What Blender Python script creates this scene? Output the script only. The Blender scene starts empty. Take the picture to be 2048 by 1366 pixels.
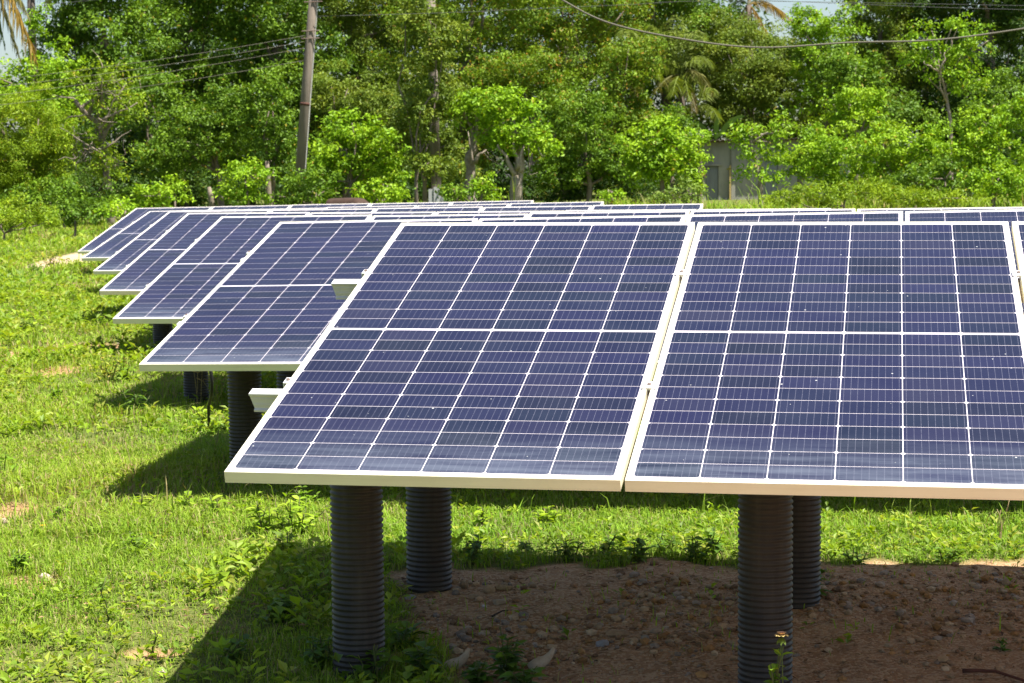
import bpy, math, random
import numpy as np
from mathutils import Vector, Matrix, Euler

D = bpy.data
scene = bpy.context.scene
COL = scene.collection
R = math.radians
PI = math.pi
SEED = 20

# ------------------------------------------------------------------ camera model
FPX, CXP, CYP = 4059.0, 1024.0, 683.0          # focal length in pixels of the 2048 x 1366 photograph
PITCH, ROLL, CAMH = R(4.445), R(0.55), 1.5


def ray(px, py):
    a, b = (px - CXP) / FPX, -(py - CYP) / FPX
    ca, sa = math.cos(ROLL), math.sin(ROLL)
    xx, yy = a * ca + b * sa, b * ca - a * sa
    c, s = math.cos(PITCH), math.sin(PITCH)
    return np.array([xx, c + yy * s, -s + yy * c])


def at(px, py, Y):
    d = ray(px, py)
    return np.array([0, 0, CAMH]) + d * (Y / d[1])


# ------------------------------------------------------------------ noise + ground shape
def _hash(i, j, s):
    h = np.sin(i * 127.1 + j * 311.7 + s * 74.7) * 43758.5453
    return h - np.floor(h)


def vnoise(x, y, s=0):
    x = np.asarray(x, float); y = np.asarray(y, float)
    i, j = np.floor(x), np.floor(y)
    fx, fy = x - i, y - j
    fx, fy = fx * fx * (3 - 2 * fx), fy * fy * (3 - 2 * fy)
    a, b, c, d = _hash(i, j, s), _hash(i + 1, j, s), _hash(i, j + 1, s), _hash(i + 1, j + 1, s)
    return (a * (1 - fx) + b * fx) * (1 - fy) + (c * (1 - fx) + d * fx) * fy


def fbm(x, y, s=0):
    return (vnoise(x, y, s) + .5 * vnoise(x * 2.1, y * 2.1, s + 1) + .25 * vnoise(x * 4.3, y * 4.3, s + 2)) / 1.75


GY = [-80, 6.2, 7.4, 9, 13, 20, 28, 40, 60, 90, 700]
GZ = [-.055, -.055, .028, .03, .06, .15, .35, .72, 1.05, 1.3, 1.3]


def sstep(a, b, x):
    t = np.clip((np.asarray(x, float) - a) / (b - a), 0, 1)
    return t * t * (3 - 2 * t)


def dirt_mask(x, y):
    x = np.asarray(x, float); y = np.asarray(y, float)
    n = fbm(x * 2.3, y * 2.3, 5) - .5
    n2 = fbm(x * 7, y * 7, 9) - .5
    edge_x = -0.42 + .34 * n + .30 * n2 + .22 * sstep(7.0, 6.0, y)
    m = sstep(-.08, .10, x - edge_x) * sstep(.10, -.06, y - (7.72 + .04 * x + .46 * n + .40 * n2))
    return m


def soil_patches(x, y):
    """small bare spots in the lawn on the left"""
    x = np.asarray(x, float); y = np.asarray(y, float)
    n = fbm(x * 1.6, y * 1.1, 15)
    m = sstep(.72, .84, n) * .55 * sstep(-1.15, -1.5, x + .1 * (y - 6))
    for (cx, cy, rx, ry) in SPOTS:
        q = ((x - cx) / rx) ** 2 + ((y - cy) / ry) ** 2 + (fbm(x * 3, y * 2, 31) - .5) * 1.1
        m = np.maximum(m, sstep(1.15, .7, q))
    return m


def sand_mask(x, y):
    cx, cy = SAND
    x = np.asarray(x, float); y = np.asarray(y, float)
    q = ((x - cx) / .46) ** 2 + ((y - cy) / 2.6) ** 2 + (fbm(x * 2.5, y * 1.2, 41) - .5) * .5
    return sstep(1.1, .85, q)


def gh(x, y):
    x = np.asarray(x, float); y = np.asarray(y, float)
    z = np.interp(y, GY, GZ)
    z = z + np.clip((y - 25) / 25, 0, 1) * np.clip(x, -15, 15) * .012
    near = sstep(30, 12, y)
    z = z + near * .03 * (fbm(x * .9, y * .9, 3) - .5) + .018 * near * (fbm(x * 5, y * 5, 4) - .5)
    return z


def gpt(px, py):
    """point on the ground seen at a pixel"""
    d = ray(px, py); Y = 10.0
    for _ in range(60):
        p = at(px, py, Y)
        zt = float(np.interp(Y, GY, GZ)) + min(max((Y - 25) / 25, 0), 1) * max(min(p[0], 15), -15) * .012
        Yn = (CAMH - zt) / max(-d[2] / d[1], 1e-4)
        Y = .5 * Y + .5 * min(Yn, 90)
    return at(px, py, Y)


SPOTS = []
for px, py, rx, ry in [(60, 708, .34, .55), (110, 742, .20, .42), (20, 716, .3, .5), (180, 692, .35, .35), (60, 1166, .16, .12), (20, 1020, .12, .2),
                       (300, 1300, .10, .08)]:
    g = gpt(px, py); SPOTS.append((g[0], g[1], rx, ry))
g = gpt(146, 519); SAND = (g[0], g[1])

# ------------------------------------------------------------------ scene graph helpers


def tag(o, label=None, cat=None, group=None, kind=None):
    if label: o['label'] = label
    if cat: o['category'] = cat
    if group: o['group'] = group
    if kind: o['kind'] = kind
    return o


def empty(name, loc=(0, 0, 0), mat=None, **k):
    o = D.objects.new(name, None); COL.objects.link(o)
    o.empty_display_size = .1
    if mat is not None: o.matrix_world = mat
    else: o.location = loc
    return tag(o, **k)


def link(name, me, parent=None, mats=None, **k):
    o = D.objects.new(name, me); COL.objects.link(o)
    if mats:
        for m in mats: me.materials.append(m)
    if parent is not None: o.parent = parent
    return tag(o, **k)


def make_mesh(name, V, faces, col=None, midx=None, smooth=False):
    """V (N,3); faces: list of int arrays (M,k)"""
    me = D.meshes.new(name)
    V = np.asarray(V, np.float32).reshape(-1, 3)
    me.vertices.add(len(V)); me.vertices.foreach_set('co', V.ravel())
    faces = [np.asarray(f, np.int32) for f in faces if len(f)]
    nl = sum(f.size for f in faces); nf = sum(len(f) for f in faces)
    me.loops.add(nl); me.polygons.add(nf)
    me.loops.foreach_set('vertex_index', np.concatenate([f.ravel() for f in faces]))
    sizes = np.concatenate([np.full(len(f), f.shape[1], np.int32) for f in faces])
    st = np.zeros(nf, np.int32); st[1:] = np.cumsum(sizes)[:-1]
    me.polygons.foreach_set('loop_start', st)
    if midx is not None: me.polygons.foreach_set('material_index', np.asarray(midx, np.int32))
    me.polygons.foreach_set('use_smooth', np.full(nf, smooth, bool))
    if col is not None:
        a = me.attributes.new('col', 'FLOAT_COLOR', 'POINT')
        c = np.ones((len(V), 4), np.float32); c[:, :3] = col
        a.data.foreach_set('color', c.ravel())
    me.update(calc_edges=True)
    return me


def pattern(V, tmpl):
    """V (N,nv,3); tmpl: list of index tuples -> V, faces"""
    N, nv, _ = V.shape
    off = (np.arange(N) * nv)[:, None]
    by = {}
    for t in tmpl: by.setdefault(len(t), []).append(t)
    faces = []
    for k, ts in by.items():
        faces.append(np.concatenate([off + np.array(t)[None, :] for t in ts], 0))
    return V.reshape(-1, 3), faces


class MB:
    """collects pieces, builds one mesh object"""
    def __init__(s): s.v = []; s.f = []; s.c = []; s.m = []; s.n = 0

    def add(s, V, faces, col=None, mi=0):
        V = np.asarray(V, float).reshape(-1, 3)
        for f in faces:
            f = np.asarray(f, int)
            if f.size == 0: continue
            s.f.append(f + s.n); s.m.append(np.full(len(f), mi))
        if col is None: col = np.ones(3)
        s.c.append(np.broadcast_to(np.asarray(col, float), (len(V), 3)).copy() if np.asarray(col).ndim == 1 else np.asarray(col, float))
        s.v.append(V); s.n += len(V)

    def box(s, lo, hi, M=None, mi=0, col=None):
        (a, b, c), (d, e, f) = lo, hi
        V = np.array([[a, b, c], [d, b, c], [d, e, c], [a, e, c], [a, b, f], [d, b, f], [d, e, f], [a, e, f]], float)
        if M is not None: V = V @ np.array(M.to_3x3()).T + np.array(M.translation)
        s.add(V, [[(0, 3, 2, 1), (4, 5, 6, 7), (0, 1, 5, 4), (1, 2, 6, 5), (2, 3, 7, 6), (3, 0, 4, 7)]], col, mi)

    def tube(s, pts, rad, k=7, col=None, mi=0, cap=True):
        pts = np.asarray(pts, float); n = len(pts)
        rad = np.broadcast_to(np.asarray(rad, float), (n,))
        t = np.gradient(pts, axis=0); t /= np.linalg.norm(t, axis=1)[:, None] + 1e-9
        ref = np.array([0, 1., 0]) if abs(t[0][1]) < .8 else np.array([1., 0, 0])
        u = np.cross(t, ref); u /= np.linalg.norm(u, axis=1)[:, None] + 1e-9
        w = np.cross(t, u)
        an = np.arange(k) * 2 * PI / k
        V = pts[:, None] + rad[:, None, None] * (np.cos(an)[None, :, None] * u[:, None] + np.sin(an)[None, :, None] * w[:, None])
        q = []
        for i in range(n - 1):
            for j in range(k):
                q.append((i * k + j, i * k + (j + 1) % k, (i + 1) * k + (j + 1) % k, (i + 1) * k + j))
        fs = [q]
        if cap: fs += [[tuple(range(k))[::-1]], [tuple((n - 1) * k + j for j in range(k))]]
        s.add(V.reshape(-1, 3), fs, col, mi)

    def lathe(s, prof, k=32, col=None, mi=0, centre=(0, 0, 0)):
        an = np.arange(k) * 2 * PI / k
        P = np.asarray(prof, float); n = len(P)
        V = np.stack([P[:, 0:1] * np.cos(an), P[:, 0:1] * np.sin(an), np.repeat(P[:, 1:2], k, 1)], -1) + np.array(centre)
        i, j = np.meshgrid(np.arange(n - 1), np.arange(k), indexing='ij')
        q = np.stack([i * k + j, i * k + (j + 1) % k, (i + 1) * k + (j + 1) % k, (i + 1) * k + j], -1).reshape(-1, 4)
        s.add(V.reshape(-1, 3), [q], col, mi)

    def mesh(s, name, smooth=False, color=True):
        # group faces by size while keeping the material index
        by = {}
        for f, m in zip(s.f, s.m): by.setdefault(f.shape[1], []).append((f, m))
        faces = []; mi = []
        for kk in by:
            faces.append(np.concatenate([a for a, _ in by[kk]])); mi.append(np.concatenate([b for _, b in by[kk]]))
        return make_mesh(name, np.concatenate(s.v), faces, np.concatenate(s.c) if color else None, np.concatenate(mi), smooth)

    def build(s, name, mats, parent=None, smooth=False, **k):
        mats = mats if isinstance(mats, (list, tuple)) else [mats]
        return link(name, s.mesh(name, smooth), parent, mats, **k)


# ------------------------------------------------------------------ materials
def new_mat(name):
    m = D.materials.new(name); m.use_nodes = True
    nt = m.node_tree; nt.nodes.clear()
    out = nt.nodes.new('ShaderNodeOutputMaterial')
    return m, nt, out


def N(nt, typ, **k):
    n = nt.nodes.new(typ)
    for a, v in k.items():
        if a.startswith('i_'):
            key = a[2:].replace('_', ' ')
            n.inputs[key].default_value = v
        else: setattr(n, a, v)
    return n


def principled(nt, out, **k):
    p = nt.nodes.new('ShaderNodeBsdfPrincipled')
    for a, v in k.items():
        p.inputs[a].default_value = v
    nt.links.new(p.outputs[0], out.inputs[0])
    return p


def L(nt, a, b): nt.links.new(a, b)


def mixc(nt, fac, a, b, mode='MIX'):
    m = nt.nodes.new('ShaderNodeMix'); m.data_type = 'RGBA'; m.blend_type = mode
    for sock, v in ((m.inputs[0], fac), (m.inputs[6], a), (m.inputs[7], b)):
        if isinstance(v, (int, float)): sock.default_value = v
        elif isinstance(v, tuple): sock.default_value = v if len(v) == 4 else v + (1,)
        else: nt.links.new(v, sock)
    return m.outputs[2]


def math_n(nt, op, a, b=None, c=None, clamp=False):
    m = nt.nodes.new('ShaderNodeMath'); m.operation = op; m.use_clamp = clamp
    for sock, v in zip(m.inputs, (a, b, c)):
        if v is None: continue
        if isinstance(v, (int, float)): sock.default_value = v
        else: nt.links.new(v, sock)
    return m.outputs[0]


def ramp(nt, fac, stops):
    r = nt.nodes.new('ShaderNodeValToRGB')
    e = r.color_ramp.elements
    while len(e) < len(stops): e.new(.5)
    for el, (p, c) in zip(e, stops):
        el.position = p; el.color = c if len(c) == 4 else tuple(c) + (1,)
    nt.links.new(fac, r.inputs[0])
    return r.outputs[0]


def noise(nt, vec, scale, detail=4, rough=.55):
    n = nt.nodes.new('ShaderNodeTexNoise'); n.inputs['Scale'].default_value = scale
    n.inputs['Detail'].default_value = detail; n.inputs['Roughness'].default_value = rough
    if vec is not None: nt.links.new(vec, n.inputs['Vector'])
    return n.outputs[0]


def leaf_mat(name, trans=.28, rough=.5, spec=.2, tint=(1.25, 1.15, .5)):
    m, nt, out = new_mat(name)
    a = N(nt, 'ShaderNodeAttribute', attribute_name='col')
    p = nt.nodes.new('ShaderNodeBsdfPrincipled')
    p.inputs['Roughness'].default_value = rough
    p.inputs['Specular IOR Level'].default_value = spec
    L(nt, a.outputs['Color'], p.inputs['Base Color'])
    t = nt.nodes.new('ShaderNodeBsdfTranslucent')
    L(nt, mixc(nt, 1.0, a.outputs['Color'], tint, 'MULTIPLY'), t.inputs['Color'])
    mx = nt.nodes.new('ShaderNodeMixShader'); mx.inputs[0].default_value = trans
    L(nt, p.outputs[0], mx.inputs[1]); L(nt, t.outputs[0], mx.inputs[2])
    L(nt, mx.outputs[0], out.inputs[0])
    return m


def plain_mat(name, base, rough=.6, spec=.3, metal=0, nscale=None, ncol=None, bump=0, bscale=60, usecol=False, streak=None):
    m, nt, out = new_mat(name)
    p = principled(nt, out, Roughness=rough, Metallic=metal)
    p.inputs['Specular IOR Level'].default_value = spec
    tc = N(nt, 'ShaderNodeTexCoord')
    c = None
    if usecol:
        c = N(nt, 'ShaderNodeAttribute', attribute_name='col').outputs['Color']
    if nscale:
        f = noise(nt, tc.outputs['Object'], nscale, 5, .6)
        f = math_n(nt, 'MULTIPLY_ADD', f, 2.2, -.6, clamp=True)
        if c is not None: c = mixc(nt, f, c, mixc(nt, 1.0, c, ncol, 'MULTIPLY'))
        else: c = mixc(nt, f, base, ncol)
    if streak:
        mp = N(nt, 'ShaderNodeMapping'); mp.inputs['Scale'].default_value = streak[0]
        L(nt, tc.outputs['Object'], mp.inputs[0])
        f2 = noise(nt, mp.outputs[0], 1.0, 5, .65)
        f2 = math_n(nt, 'MULTIPLY_ADD', f2, 3.2, -1.5, clamp=True)
        c = mixc(nt, math_n(nt, 'MULTIPLY', f2, streak[2]), c if c is not None else base, streak[1])
    if c is None: p.inputs['Base Color'].default_value = tuple(base) + (1,)
    else: L(nt, c, p.inputs['Base Color'])
    if bump:
        b = N(nt, 'ShaderNodeBump'); b.inputs['Strength'].default_value = bump; b.inputs['Distance'].default_value = .01
        L(nt, noise(nt, tc.outputs['Object'], bscale, 5, .65), b.inputs['Height'])
        L(nt, b.outputs[0], p.inputs['Normal'])
    return m


M = {}
M['leaf'] = leaf_mat('leaf')
M['leaf_soft'] = leaf_mat('leaf_soft', trans=.42, rough=.6, spec=.25)
M['grass'] = leaf_mat('grass_blade', trans=.42, rough=.65, spec=.15, tint=(1.15, 1.12, .55))
M['weed'] = leaf_mat('weed_leaf', trans=.42, rough=.5, spec=.22, tint=(1.2, 1.2, .5))
M['bark'] = plain_mat('bark', (.25, .2, .15), .9, .1, usecol=True, nscale=14, ncol=(.5, .46, .42), bump=.6, bscale=40)
M['frame'] = plain_mat('anodised_frame', (.80, .765, .635), .40, .5, .2, nscale=3, ncol=(.72, .68, .53), streak=((1.5, 60, 60), (.50, .42, .30), .4))
M['rail'] = plain_mat('rail_aluminium', (.72, .72, .70), .45, .5, .2, nscale=5, ncol=(.58, .58, .56))
M['clamp'] = plain_mat('clamp_aluminium', (.78, .78, .77), .4, .5, .3)
M['bolt'] = plain_mat('steel_bolt', (.30, .27, .25), .5, .5, .7, nscale=90, ncol=(.2, .1, .06))
M['pipe'] = plain_mat('corrugated_plastic', (.018, .017, .0165), .52, .4, nscale=4, ncol=(.042, .034, .027), bump=.15, bscale=120, streak=((30, 30, 2.5), (.095, .08, .065), .35))
M['concrete'] = plain_mat('concrete', (.42, .41, .38), .9, .15, nscale=6, ncol=(.28, .27, .25), bump=.4)
M['cable'] = plain_mat('black_cable', (.02, .02, .02), .5, .4)
M['pole'] = plain_mat('weathered_pole', (.20, .165, .135), .9, .1, nscale=2.5, ncol=(.12, .10, .08), bump=.35, bscale=30, streak=((25, 25, .8), (.28, .24, .20), .8))
M['pole_white'] = plain_mat('whitewashed_concrete', (.50, .51, .50), .85, .15, nscale=7, ncol=(.42, .42, .40))
M['rust'] = plain_mat('rusty_iron', (.10, .045, .03), .8, .2, nscale=20, ncol=(.06, .03, .025))
M['wire'] = plain_mat('grey_wire', (.13, .12, .095), .8, .1)
M['wire_dark'] = plain_mat('dark_wire', (.06, .06, .06), .6, .3)
M['rock'] = plain_mat('stone', (.4, .33, .25), .9, .15, usecol=True, nscale=30, ncol=(.6, .55, .5), bump=.5, bscale=70)
M['wood'] = plain_mat('dead_wood', (.3, .22, .15), .9, .1, usecol=True, nscale=20, ncol=(.55, .5, .45))
M['hide'] = plain_mat('brown_hide', (.070, .042, .030), .8, .15, nscale=9, ncol=(.035, .022, .016), bump=.2, bscale=60)
M['horn'] = plain_mat('hoof_horn', (.05, .04, .035), .6, .3)
M['shed_wall'] = plain_mat('stained_render', (.36, .335, .28), .9, .1, nscale=1.6, ncol=(.22, .225, .205), bump=.2, streak=((5, 5, .5), (.16, .155, .14), .8))
M['shed_roof'] = plain_mat('corrugated_sheet', (.16, .13, .12), .85, .15, nscale=3, ncol=(.09, .065, .055))
M['shed_door'] = plain_mat('grey_sheet_door', (.25, .26, .265), .7, .3, streak=((14, 14, .5), (.12, .12, .13), .8), nscale=2, ncol=(.2, .21, .22))
M['shed_board'] = plain_mat('red_brown_board', (.14, .075, .055), .8, .2, nscale=4, ncol=(.09, .05, .04))
M['yellow'] = plain_mat('ochre_post', (.5, .36, .12), .8, .2, nscale=5, ncol=(.35, .27, .12))
M['petal'] = leaf_mat('petal', trans=.3, rough=.6, spec=.2, tint=(1.1, .9, .7))


def cell_mats():
    # white back sheet seen through the glass
    m1, nt, out = new_mat('white_backsheet')
    p = principled(nt, out, Roughness=.35)
    p.inputs['Base Color'].default_value = (.60, .55, .575, 1)
    p.inputs['Coat Weight'].default_value = .6; p.inputs['Coat Roughness'].default_value = .12
    # cells
    m2, nt, out = new_mat('silicon_cell')
    p = principled(nt, out, Roughness=.4)
    p.inputs['Specular IOR Level'].default_value = .15
    p.inputs['Coat Weight'].default_value = .36; p.inputs['Coat Roughness'].default_value = .13
    geo = N(nt, 'ShaderNodeNewGeometry')
    oi = N(nt, 'ShaderNodeObjectInfo')
    tc = N(nt, 'ShaderNodeTexCoord')
    rnd = geo.outputs['Random Per Island']
    base = ramp(nt, rnd, [(0, (.0045, .0055, .015)), (.3, (.0075, .007, .030)), (.55, (.0055, .008, .021)), (.8, (.009, .0085, .034)), (1, (.012, .011, .030))])
    # each object gets its own dirt
    ofs = N(nt, 'ShaderNodeVectorMath', operation='ADD')
    cmb = N(nt, 'ShaderNodeCombineXYZ')
    L(nt, math_n(nt, 'MULTIPLY', oi.outputs['Random'], 37.0), cmb.inputs[2])
    L(nt, tc.outputs['Object'], ofs.inputs[0]); L(nt, cmb.outputs[0], ofs.inputs[1])
    V = ofs.outputs[0]
    sep = N(nt, 'ShaderNodeSeparateXYZ'); L(nt, tc.outputs['Object'], sep.inputs[0])
    # thin silver wires along the slope
    fx = math_n(nt, 'FRACT', math_n(nt, 'MULTIPLY', sep.outputs[0], 1 / .0204))
    d = math_n(nt, 'ABSOLUTE', math_n(nt, 'SUBTRACT', fx, .5))
    wire = math_n(nt, 'LESS_THAN', d, .036)
    dash = noise(nt, V, 260, 1, .5)
    wire = math_n(nt, 'MULTIPLY', wire, math_n(nt, 'MULTIPLY_ADD', dash, 1.4, -.15, clamp=True))
    c = mixc(nt, math_n(nt, 'MULTIPLY', wire, .8), base, (.13, .13, .17))
    # dust: broad veil, gathered at the lower edge, plus streaks
    dn = noise(nt, V, 5.0, 6, .65)
    veil = math_n(nt, 'MULTIPLY_ADD', dn, .5, -.17, clamp=True)
    low = math_n(nt, 'MULTIPLY', math_n(nt, 'SUBTRACT', .34, sep.outputs[1], clamp=True), 1.7)
    mp = N(nt, 'ShaderNodeMapping'); mp.inputs['Scale'].default_value = (3, 26, 3)
    L(nt, V, mp.inputs[0])
    sn = noise(nt, mp.outputs[0], 1.0, 5, .6)
    low = math_n(nt, 'MULTIPLY', low, math_n(nt, 'MULTIPLY_ADD', sn, 2.6, -.7, clamp=True))
    dust = math_n(nt, 'ADD', math_n(nt, 'MULTIPLY', veil, .26), low, clamp=True)
    c = mixc(nt, dust, c, (.13, .15, .19))
    # specks
    vo = N(nt, 'ShaderNodeTexVoronoi'); vo.inputs['Scale'].default_value = 16
    L(nt, V, vo.inputs['Vector'])
    sp = math_n(nt, 'LESS_THAN', vo.outputs['Distance'], math_n(nt, 'MULTIPLY_ADD', noise(nt, V, 3.1, 2), .155, -.047))
    c = mixc(nt, math_n(nt, 'MULTIPLY', sp, .7), c, (.50, .50, .48))
    L(nt, c, p.inputs['Base Color'])
    L(nt, math_n(nt, 'MULTIPLY_ADD', dust, .6, .12), p.inputs['Coat Roughness'])
    return m1, m2


M['backsheet'], M['cell'] = cell_mats()


def ground_mat():
    m, nt, out = new_mat('earth')
    p = principled(nt, out, Roughness=.95)
    p.inputs['Specular IOR Level'].default_value = .12
    tc = N(nt, 'ShaderNodeTexCoord')
    V = tc.outputs['Object']
    a = N(nt, 'ShaderNodeAttribute', attribute_name='col')
    sep = N(nt, 'ShaderNodeSeparateColor'); L(nt, a.outputs['Color'], sep.inputs[0])
    soil = ramp(nt, noise(nt, V, 9, 8, .7), [(.25, (.20, .105, .050)), (.5, (.30, .175, .090)), (.75, (.41, .265, .15))])
    crumbs = N(nt, 'ShaderNodeTexVoronoi'); crumbs.inputs['Scale'].default_value = 95
    L(nt, V, crumbs.inputs['Vector'])
    hs = N(nt, 'ShaderNodeSeparateColor'); L(nt, crumbs.outputs['Color'], hs.inputs[0])
    soil = mixc(nt, math_n(nt, 'MULTIPLY', math_n(nt, 'GREATER_THAN', hs.outputs[0], .62), .75), soil, (.43, .30, .18))
    thatch = ramp(nt, noise(nt, V, 7, 8, .7), [(.3, (.055, .070, .018)), (.55, (.115, .135, .032)), (.8, (.19, .175, .065))])
    sand = ramp(nt, noise(nt, V, 2.2, 6, .65), [(.3, (.36, .26, .17)), (.7, (.48, .37, .26))])
    red = ramp(nt, noise(nt, V, 4, 6, .65), [(.3, (.30, .16, .075)), (.7, (.40, .26, .14))])
    c = mixc(nt, sep.outputs[1], thatch, red)
    c = mixc(nt, sep.outputs[0], c, soil)
    c = mixc(nt, sep.outputs[2], c, sand)
    L(nt, c, p.inputs['Base Color'])
    b = N(nt, 'ShaderNodeBump'); b.inputs['Strength'].default_value = .8; b.inputs['Distance'].default_value = .012
    L(nt, math_n(nt, 'ADD', noise(nt, V, 60, 6, .7), math_n(nt, 'MULTIPLY', crumbs.outputs['Distance'], -.8)), b.inputs['Height'])
    L(nt, b.outputs[0], p.inputs['Normal'])
    return m


M['earth'] = ground_mat()
# ------------------------------------------------------------------ ground sheet
def build_ground():
    xs = np.unique(np.concatenate([[-700, -300, -150, -80, -50], np.linspace(-32, -8, 50), np.linspace(-8, -3, 70),
                                   np.linspace(-3, 3.2, 150), np.linspace(3.2, 20, 50), [30, 50, 80, 150, 300, 700]]))
    ys = np.unique(np.concatenate([[-80, -40, -15, -5, 0], np.linspace(2, 4.8, 20), np.linspace(4.8, 9.5, 130), np.linspace(9.5, 20, 120),
                                   np.linspace(20, 60, 120), [70, 80, 100, 150, 250, 400, 700]]))
    X, Y = np.meshgrid(xs, ys)
    Z = gh(X, Y)
    dm = dirt_mask(X, Y); sp = soil_patches(X, Y); sd = sand_mask(X, Y)
    Z = Z + dm * (.03 * (fbm(X * 9, Y * 9, 51) - .5) + .028 * (fbm(X * 3, Y * 3, 52) - .5)) - .02 * np.maximum(sp, sd) * (Y < 40)
    col = np.stack([dm, sp * (Y < 40), sd], -1).reshape(-1, 3)
    V = np.stack([X, Y, Z], -1).reshape(-1, 3)
    ny, nx = X.shape
    i, j = np.meshgrid(np.arange(ny - 1), np.arange(nx - 1), indexing='ij')
    q = np.stack([i * nx + j, i * nx + j + 1, (i + 1) * nx + j + 1, (i + 1) * nx + j], -1).reshape(-1, 4)
    me = make_mesh('ground', V, [q], col, smooth=True)
    link('ground', me, None, [M['earth']], kind='structure')


build_ground()


def ground_z(x, y):
    dm = dirt_mask(x, y)
    return gh(x, y) + dm * (.03 * (fbm(np.asarray(x) * 9, np.asarray(y) * 9, 51) - .5) + .028 * (fbm(np.asarray(x) * 3, np.asarray(y) * 3, 52) - .5))


def gz(x, y): return float(ground_z(np.float64(x), np.float64(y)))


# ------------------------------------------------------------------ solar rows
W, LEN, TH, GAP = 1.1415, 2.278, 0.035, 0.0125
STEP = W + GAP
ROWS = [[-0.8274, 5.7589, -0.8127, -0.184, 0.004, 0.2967], [-1.719, 9.3071, -0.8118, -0.194, -0.0111, 0.2709],
        [-2.526, 12.8146, -0.8262, -0.1824, -0.0054, 0.2676], [-3.305, 16.2572, -0.8231, -0.173, -0.0001, 0.2604],
        [-4.0764, 19.7709, -0.8078, -0.1796, -0.0069, 0.2424], [-4.9454, 23.3548, -0.8046, -0.1892, -0.0127, 0.2235],
        [-5.7359, 26.8643, -0.835, -0.1793, -0.0111, 0.2397]]
COUNT = [3, 4, 5, 5, 5, 5, 5]


def row_matrix(r):
    x, y, z, yaw, roll, tilt = ROWS[r]
    return Matrix.Translation((x, y, z + CAMH)) @ Matrix.Rotation(yaw, 4, 'Z') @ Matrix.Rotation(roll, 4, 'Y') @ Matrix.Rotation(tilt, 4, 'X')


def frame_mesh():
    prof = [(0, -.0012), (.0012, 0), (.0112, 0), (.0112, -.006), (.002, -.006), (.002, -.033), (.026, -.033), (.026, -TH), (0, -TH)]
    corners = [(0, 0, 1, 1), (W, 0, -1, 1), (W, LEN, -1, -1), (0, LEN, 1, -1)]
    V = []
    for (cx, cy, sx, sy) in corners:
        for (i, z) in prof: V.append((cx + sx * i, cy + sy * i, z))
    n = len(prof); q = []
    for c in range(4):
        d = (c + 1) % 4
        for k in range(n):
            l = (k + 1) % n
            q.append((c * n + k, c * n + l, d * n + l, d * n + k))
    return make_mesh('frame', V, [np.array(q)])


def sheet_mesh():
    mb = MB()
    a = .0108
    mb.box((a, a, -.0062), (W - a, LEN - a, -.0022))
    cw, chh, gx, gy, mid = .1806, .0890, .0029, .0029, .017
    ncol, half = 6, 12
    tw = ncol * cw + (ncol - 1) * gx
    hh = half * chh + (half - 1) * gy
    x0 = (W - tw) / 2
    y0 = (LEN - 2 * hh - mid) / 2
    ch = .0065
    z = -.0018
    V = []
    for hf in range(2):
        for j in range(half):
            for i in range(ncol):
                x, y = x0 + i * (cw + gx), y0 + hf * (hh + mid) + j * (chh + gy)
                lo, up = (ch, .0012) if j % 2 == 0 else (.0012, ch)
                V.append([(x + lo, y, z), (x + cw - lo, y, z), (x + cw, y + lo, z), (x + cw, y + chh - up, z), (x + cw - up, y + chh, z), (x + up, y + chh, z), (x, y + chh - up, z), (x, y + lo, z)])
    Vp, fs = pattern(np.array(V), [tuple(range(8))])
    mb.add(Vp, fs, mi=1)
    return mb.mesh('cell_sheet', color=False)


FRAME_ME, SHEET_ME = frame_mesh(), sheet_mesh()
FRAME_ME.materials.append(M['frame'])
SHEET_ME.materials.append(M['backsheet']); SHEET_ME.materials.append(M['cell'])
ORD = ['first', 'second', 'third', 'fourth', 'fifth', 'sixth', 'seventh']
ROWN = ['front row nearest the camera', 'second row from the front', 'third row from the front', 'fourth row from the front',
        'fifth row from the front', 'second farthest row', 'farthest row at the back']
LAB0 = ['large slanted solar panel at the left end of the front row, seen whole',
        'large solar panel in the front row, its lower right corner outside the picture',
        'narrow sliver of solar panel at the right picture edge in the front row']
for r in range(7):
    RM = row_matrix(r)
    for i in range(COUNT[r]):
        jig = Matrix.Rotation(R(random.Random(r * 10 + i).uniform(-.12, .12)), 4, 'X') if r else Matrix()
        lab = LAB0[i] if r == 0 else f'{ORD[i]} solar panel from the left end of the {ROWN[r]}'
        p = empty('solar_panel', mat=RM @ Matrix.Translation((i * STEP, 0, 0)) @ jig, label=lab, cat='solar panel', group='solar panels set in rows on the grass')
        link('frame', FRAME_ME, p)
        link('cell_sheet', SHEET_ME, p)

RAILV = [.67, 1.70]


def rail_mesh(length, ends):
    # open aluminium channel, seen from its cut end; x runs along the row
    prof = [(-.020, 0), (.024, 0), (.024, -.004), (.016, -.008), (.016, -.050), (.024, -.054), (.024, -.062), (-.020, -.062), (-.020, -.056), (-.012, -.052), (-.012, -.010), (-.020, -.006)]
    mb = MB()
    xs = [-ends, length + ends]
    V = []
    for e, x in enumerate(xs):
        for (y, z) in prof: V.append((x + ((.012 if z < -.03 else 0) if e == 0 else 0), y, z))
    n = len(prof)
    mb.add(V, [[(k, (k + 1) % n, n + (k + 1) % n, n + k) for k in range(n)], [tuple(range(n))[::-1]], [tuple(range(n, 2 * n))]])
    # web groove lines
    for zz in (-.020, -.040):
        mb.box((xs[0] + .014, -.0145, zz - .0025), (xs[1], -.0122, zz + .0025))
    return mb.mesh('rail', color=False)


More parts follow.
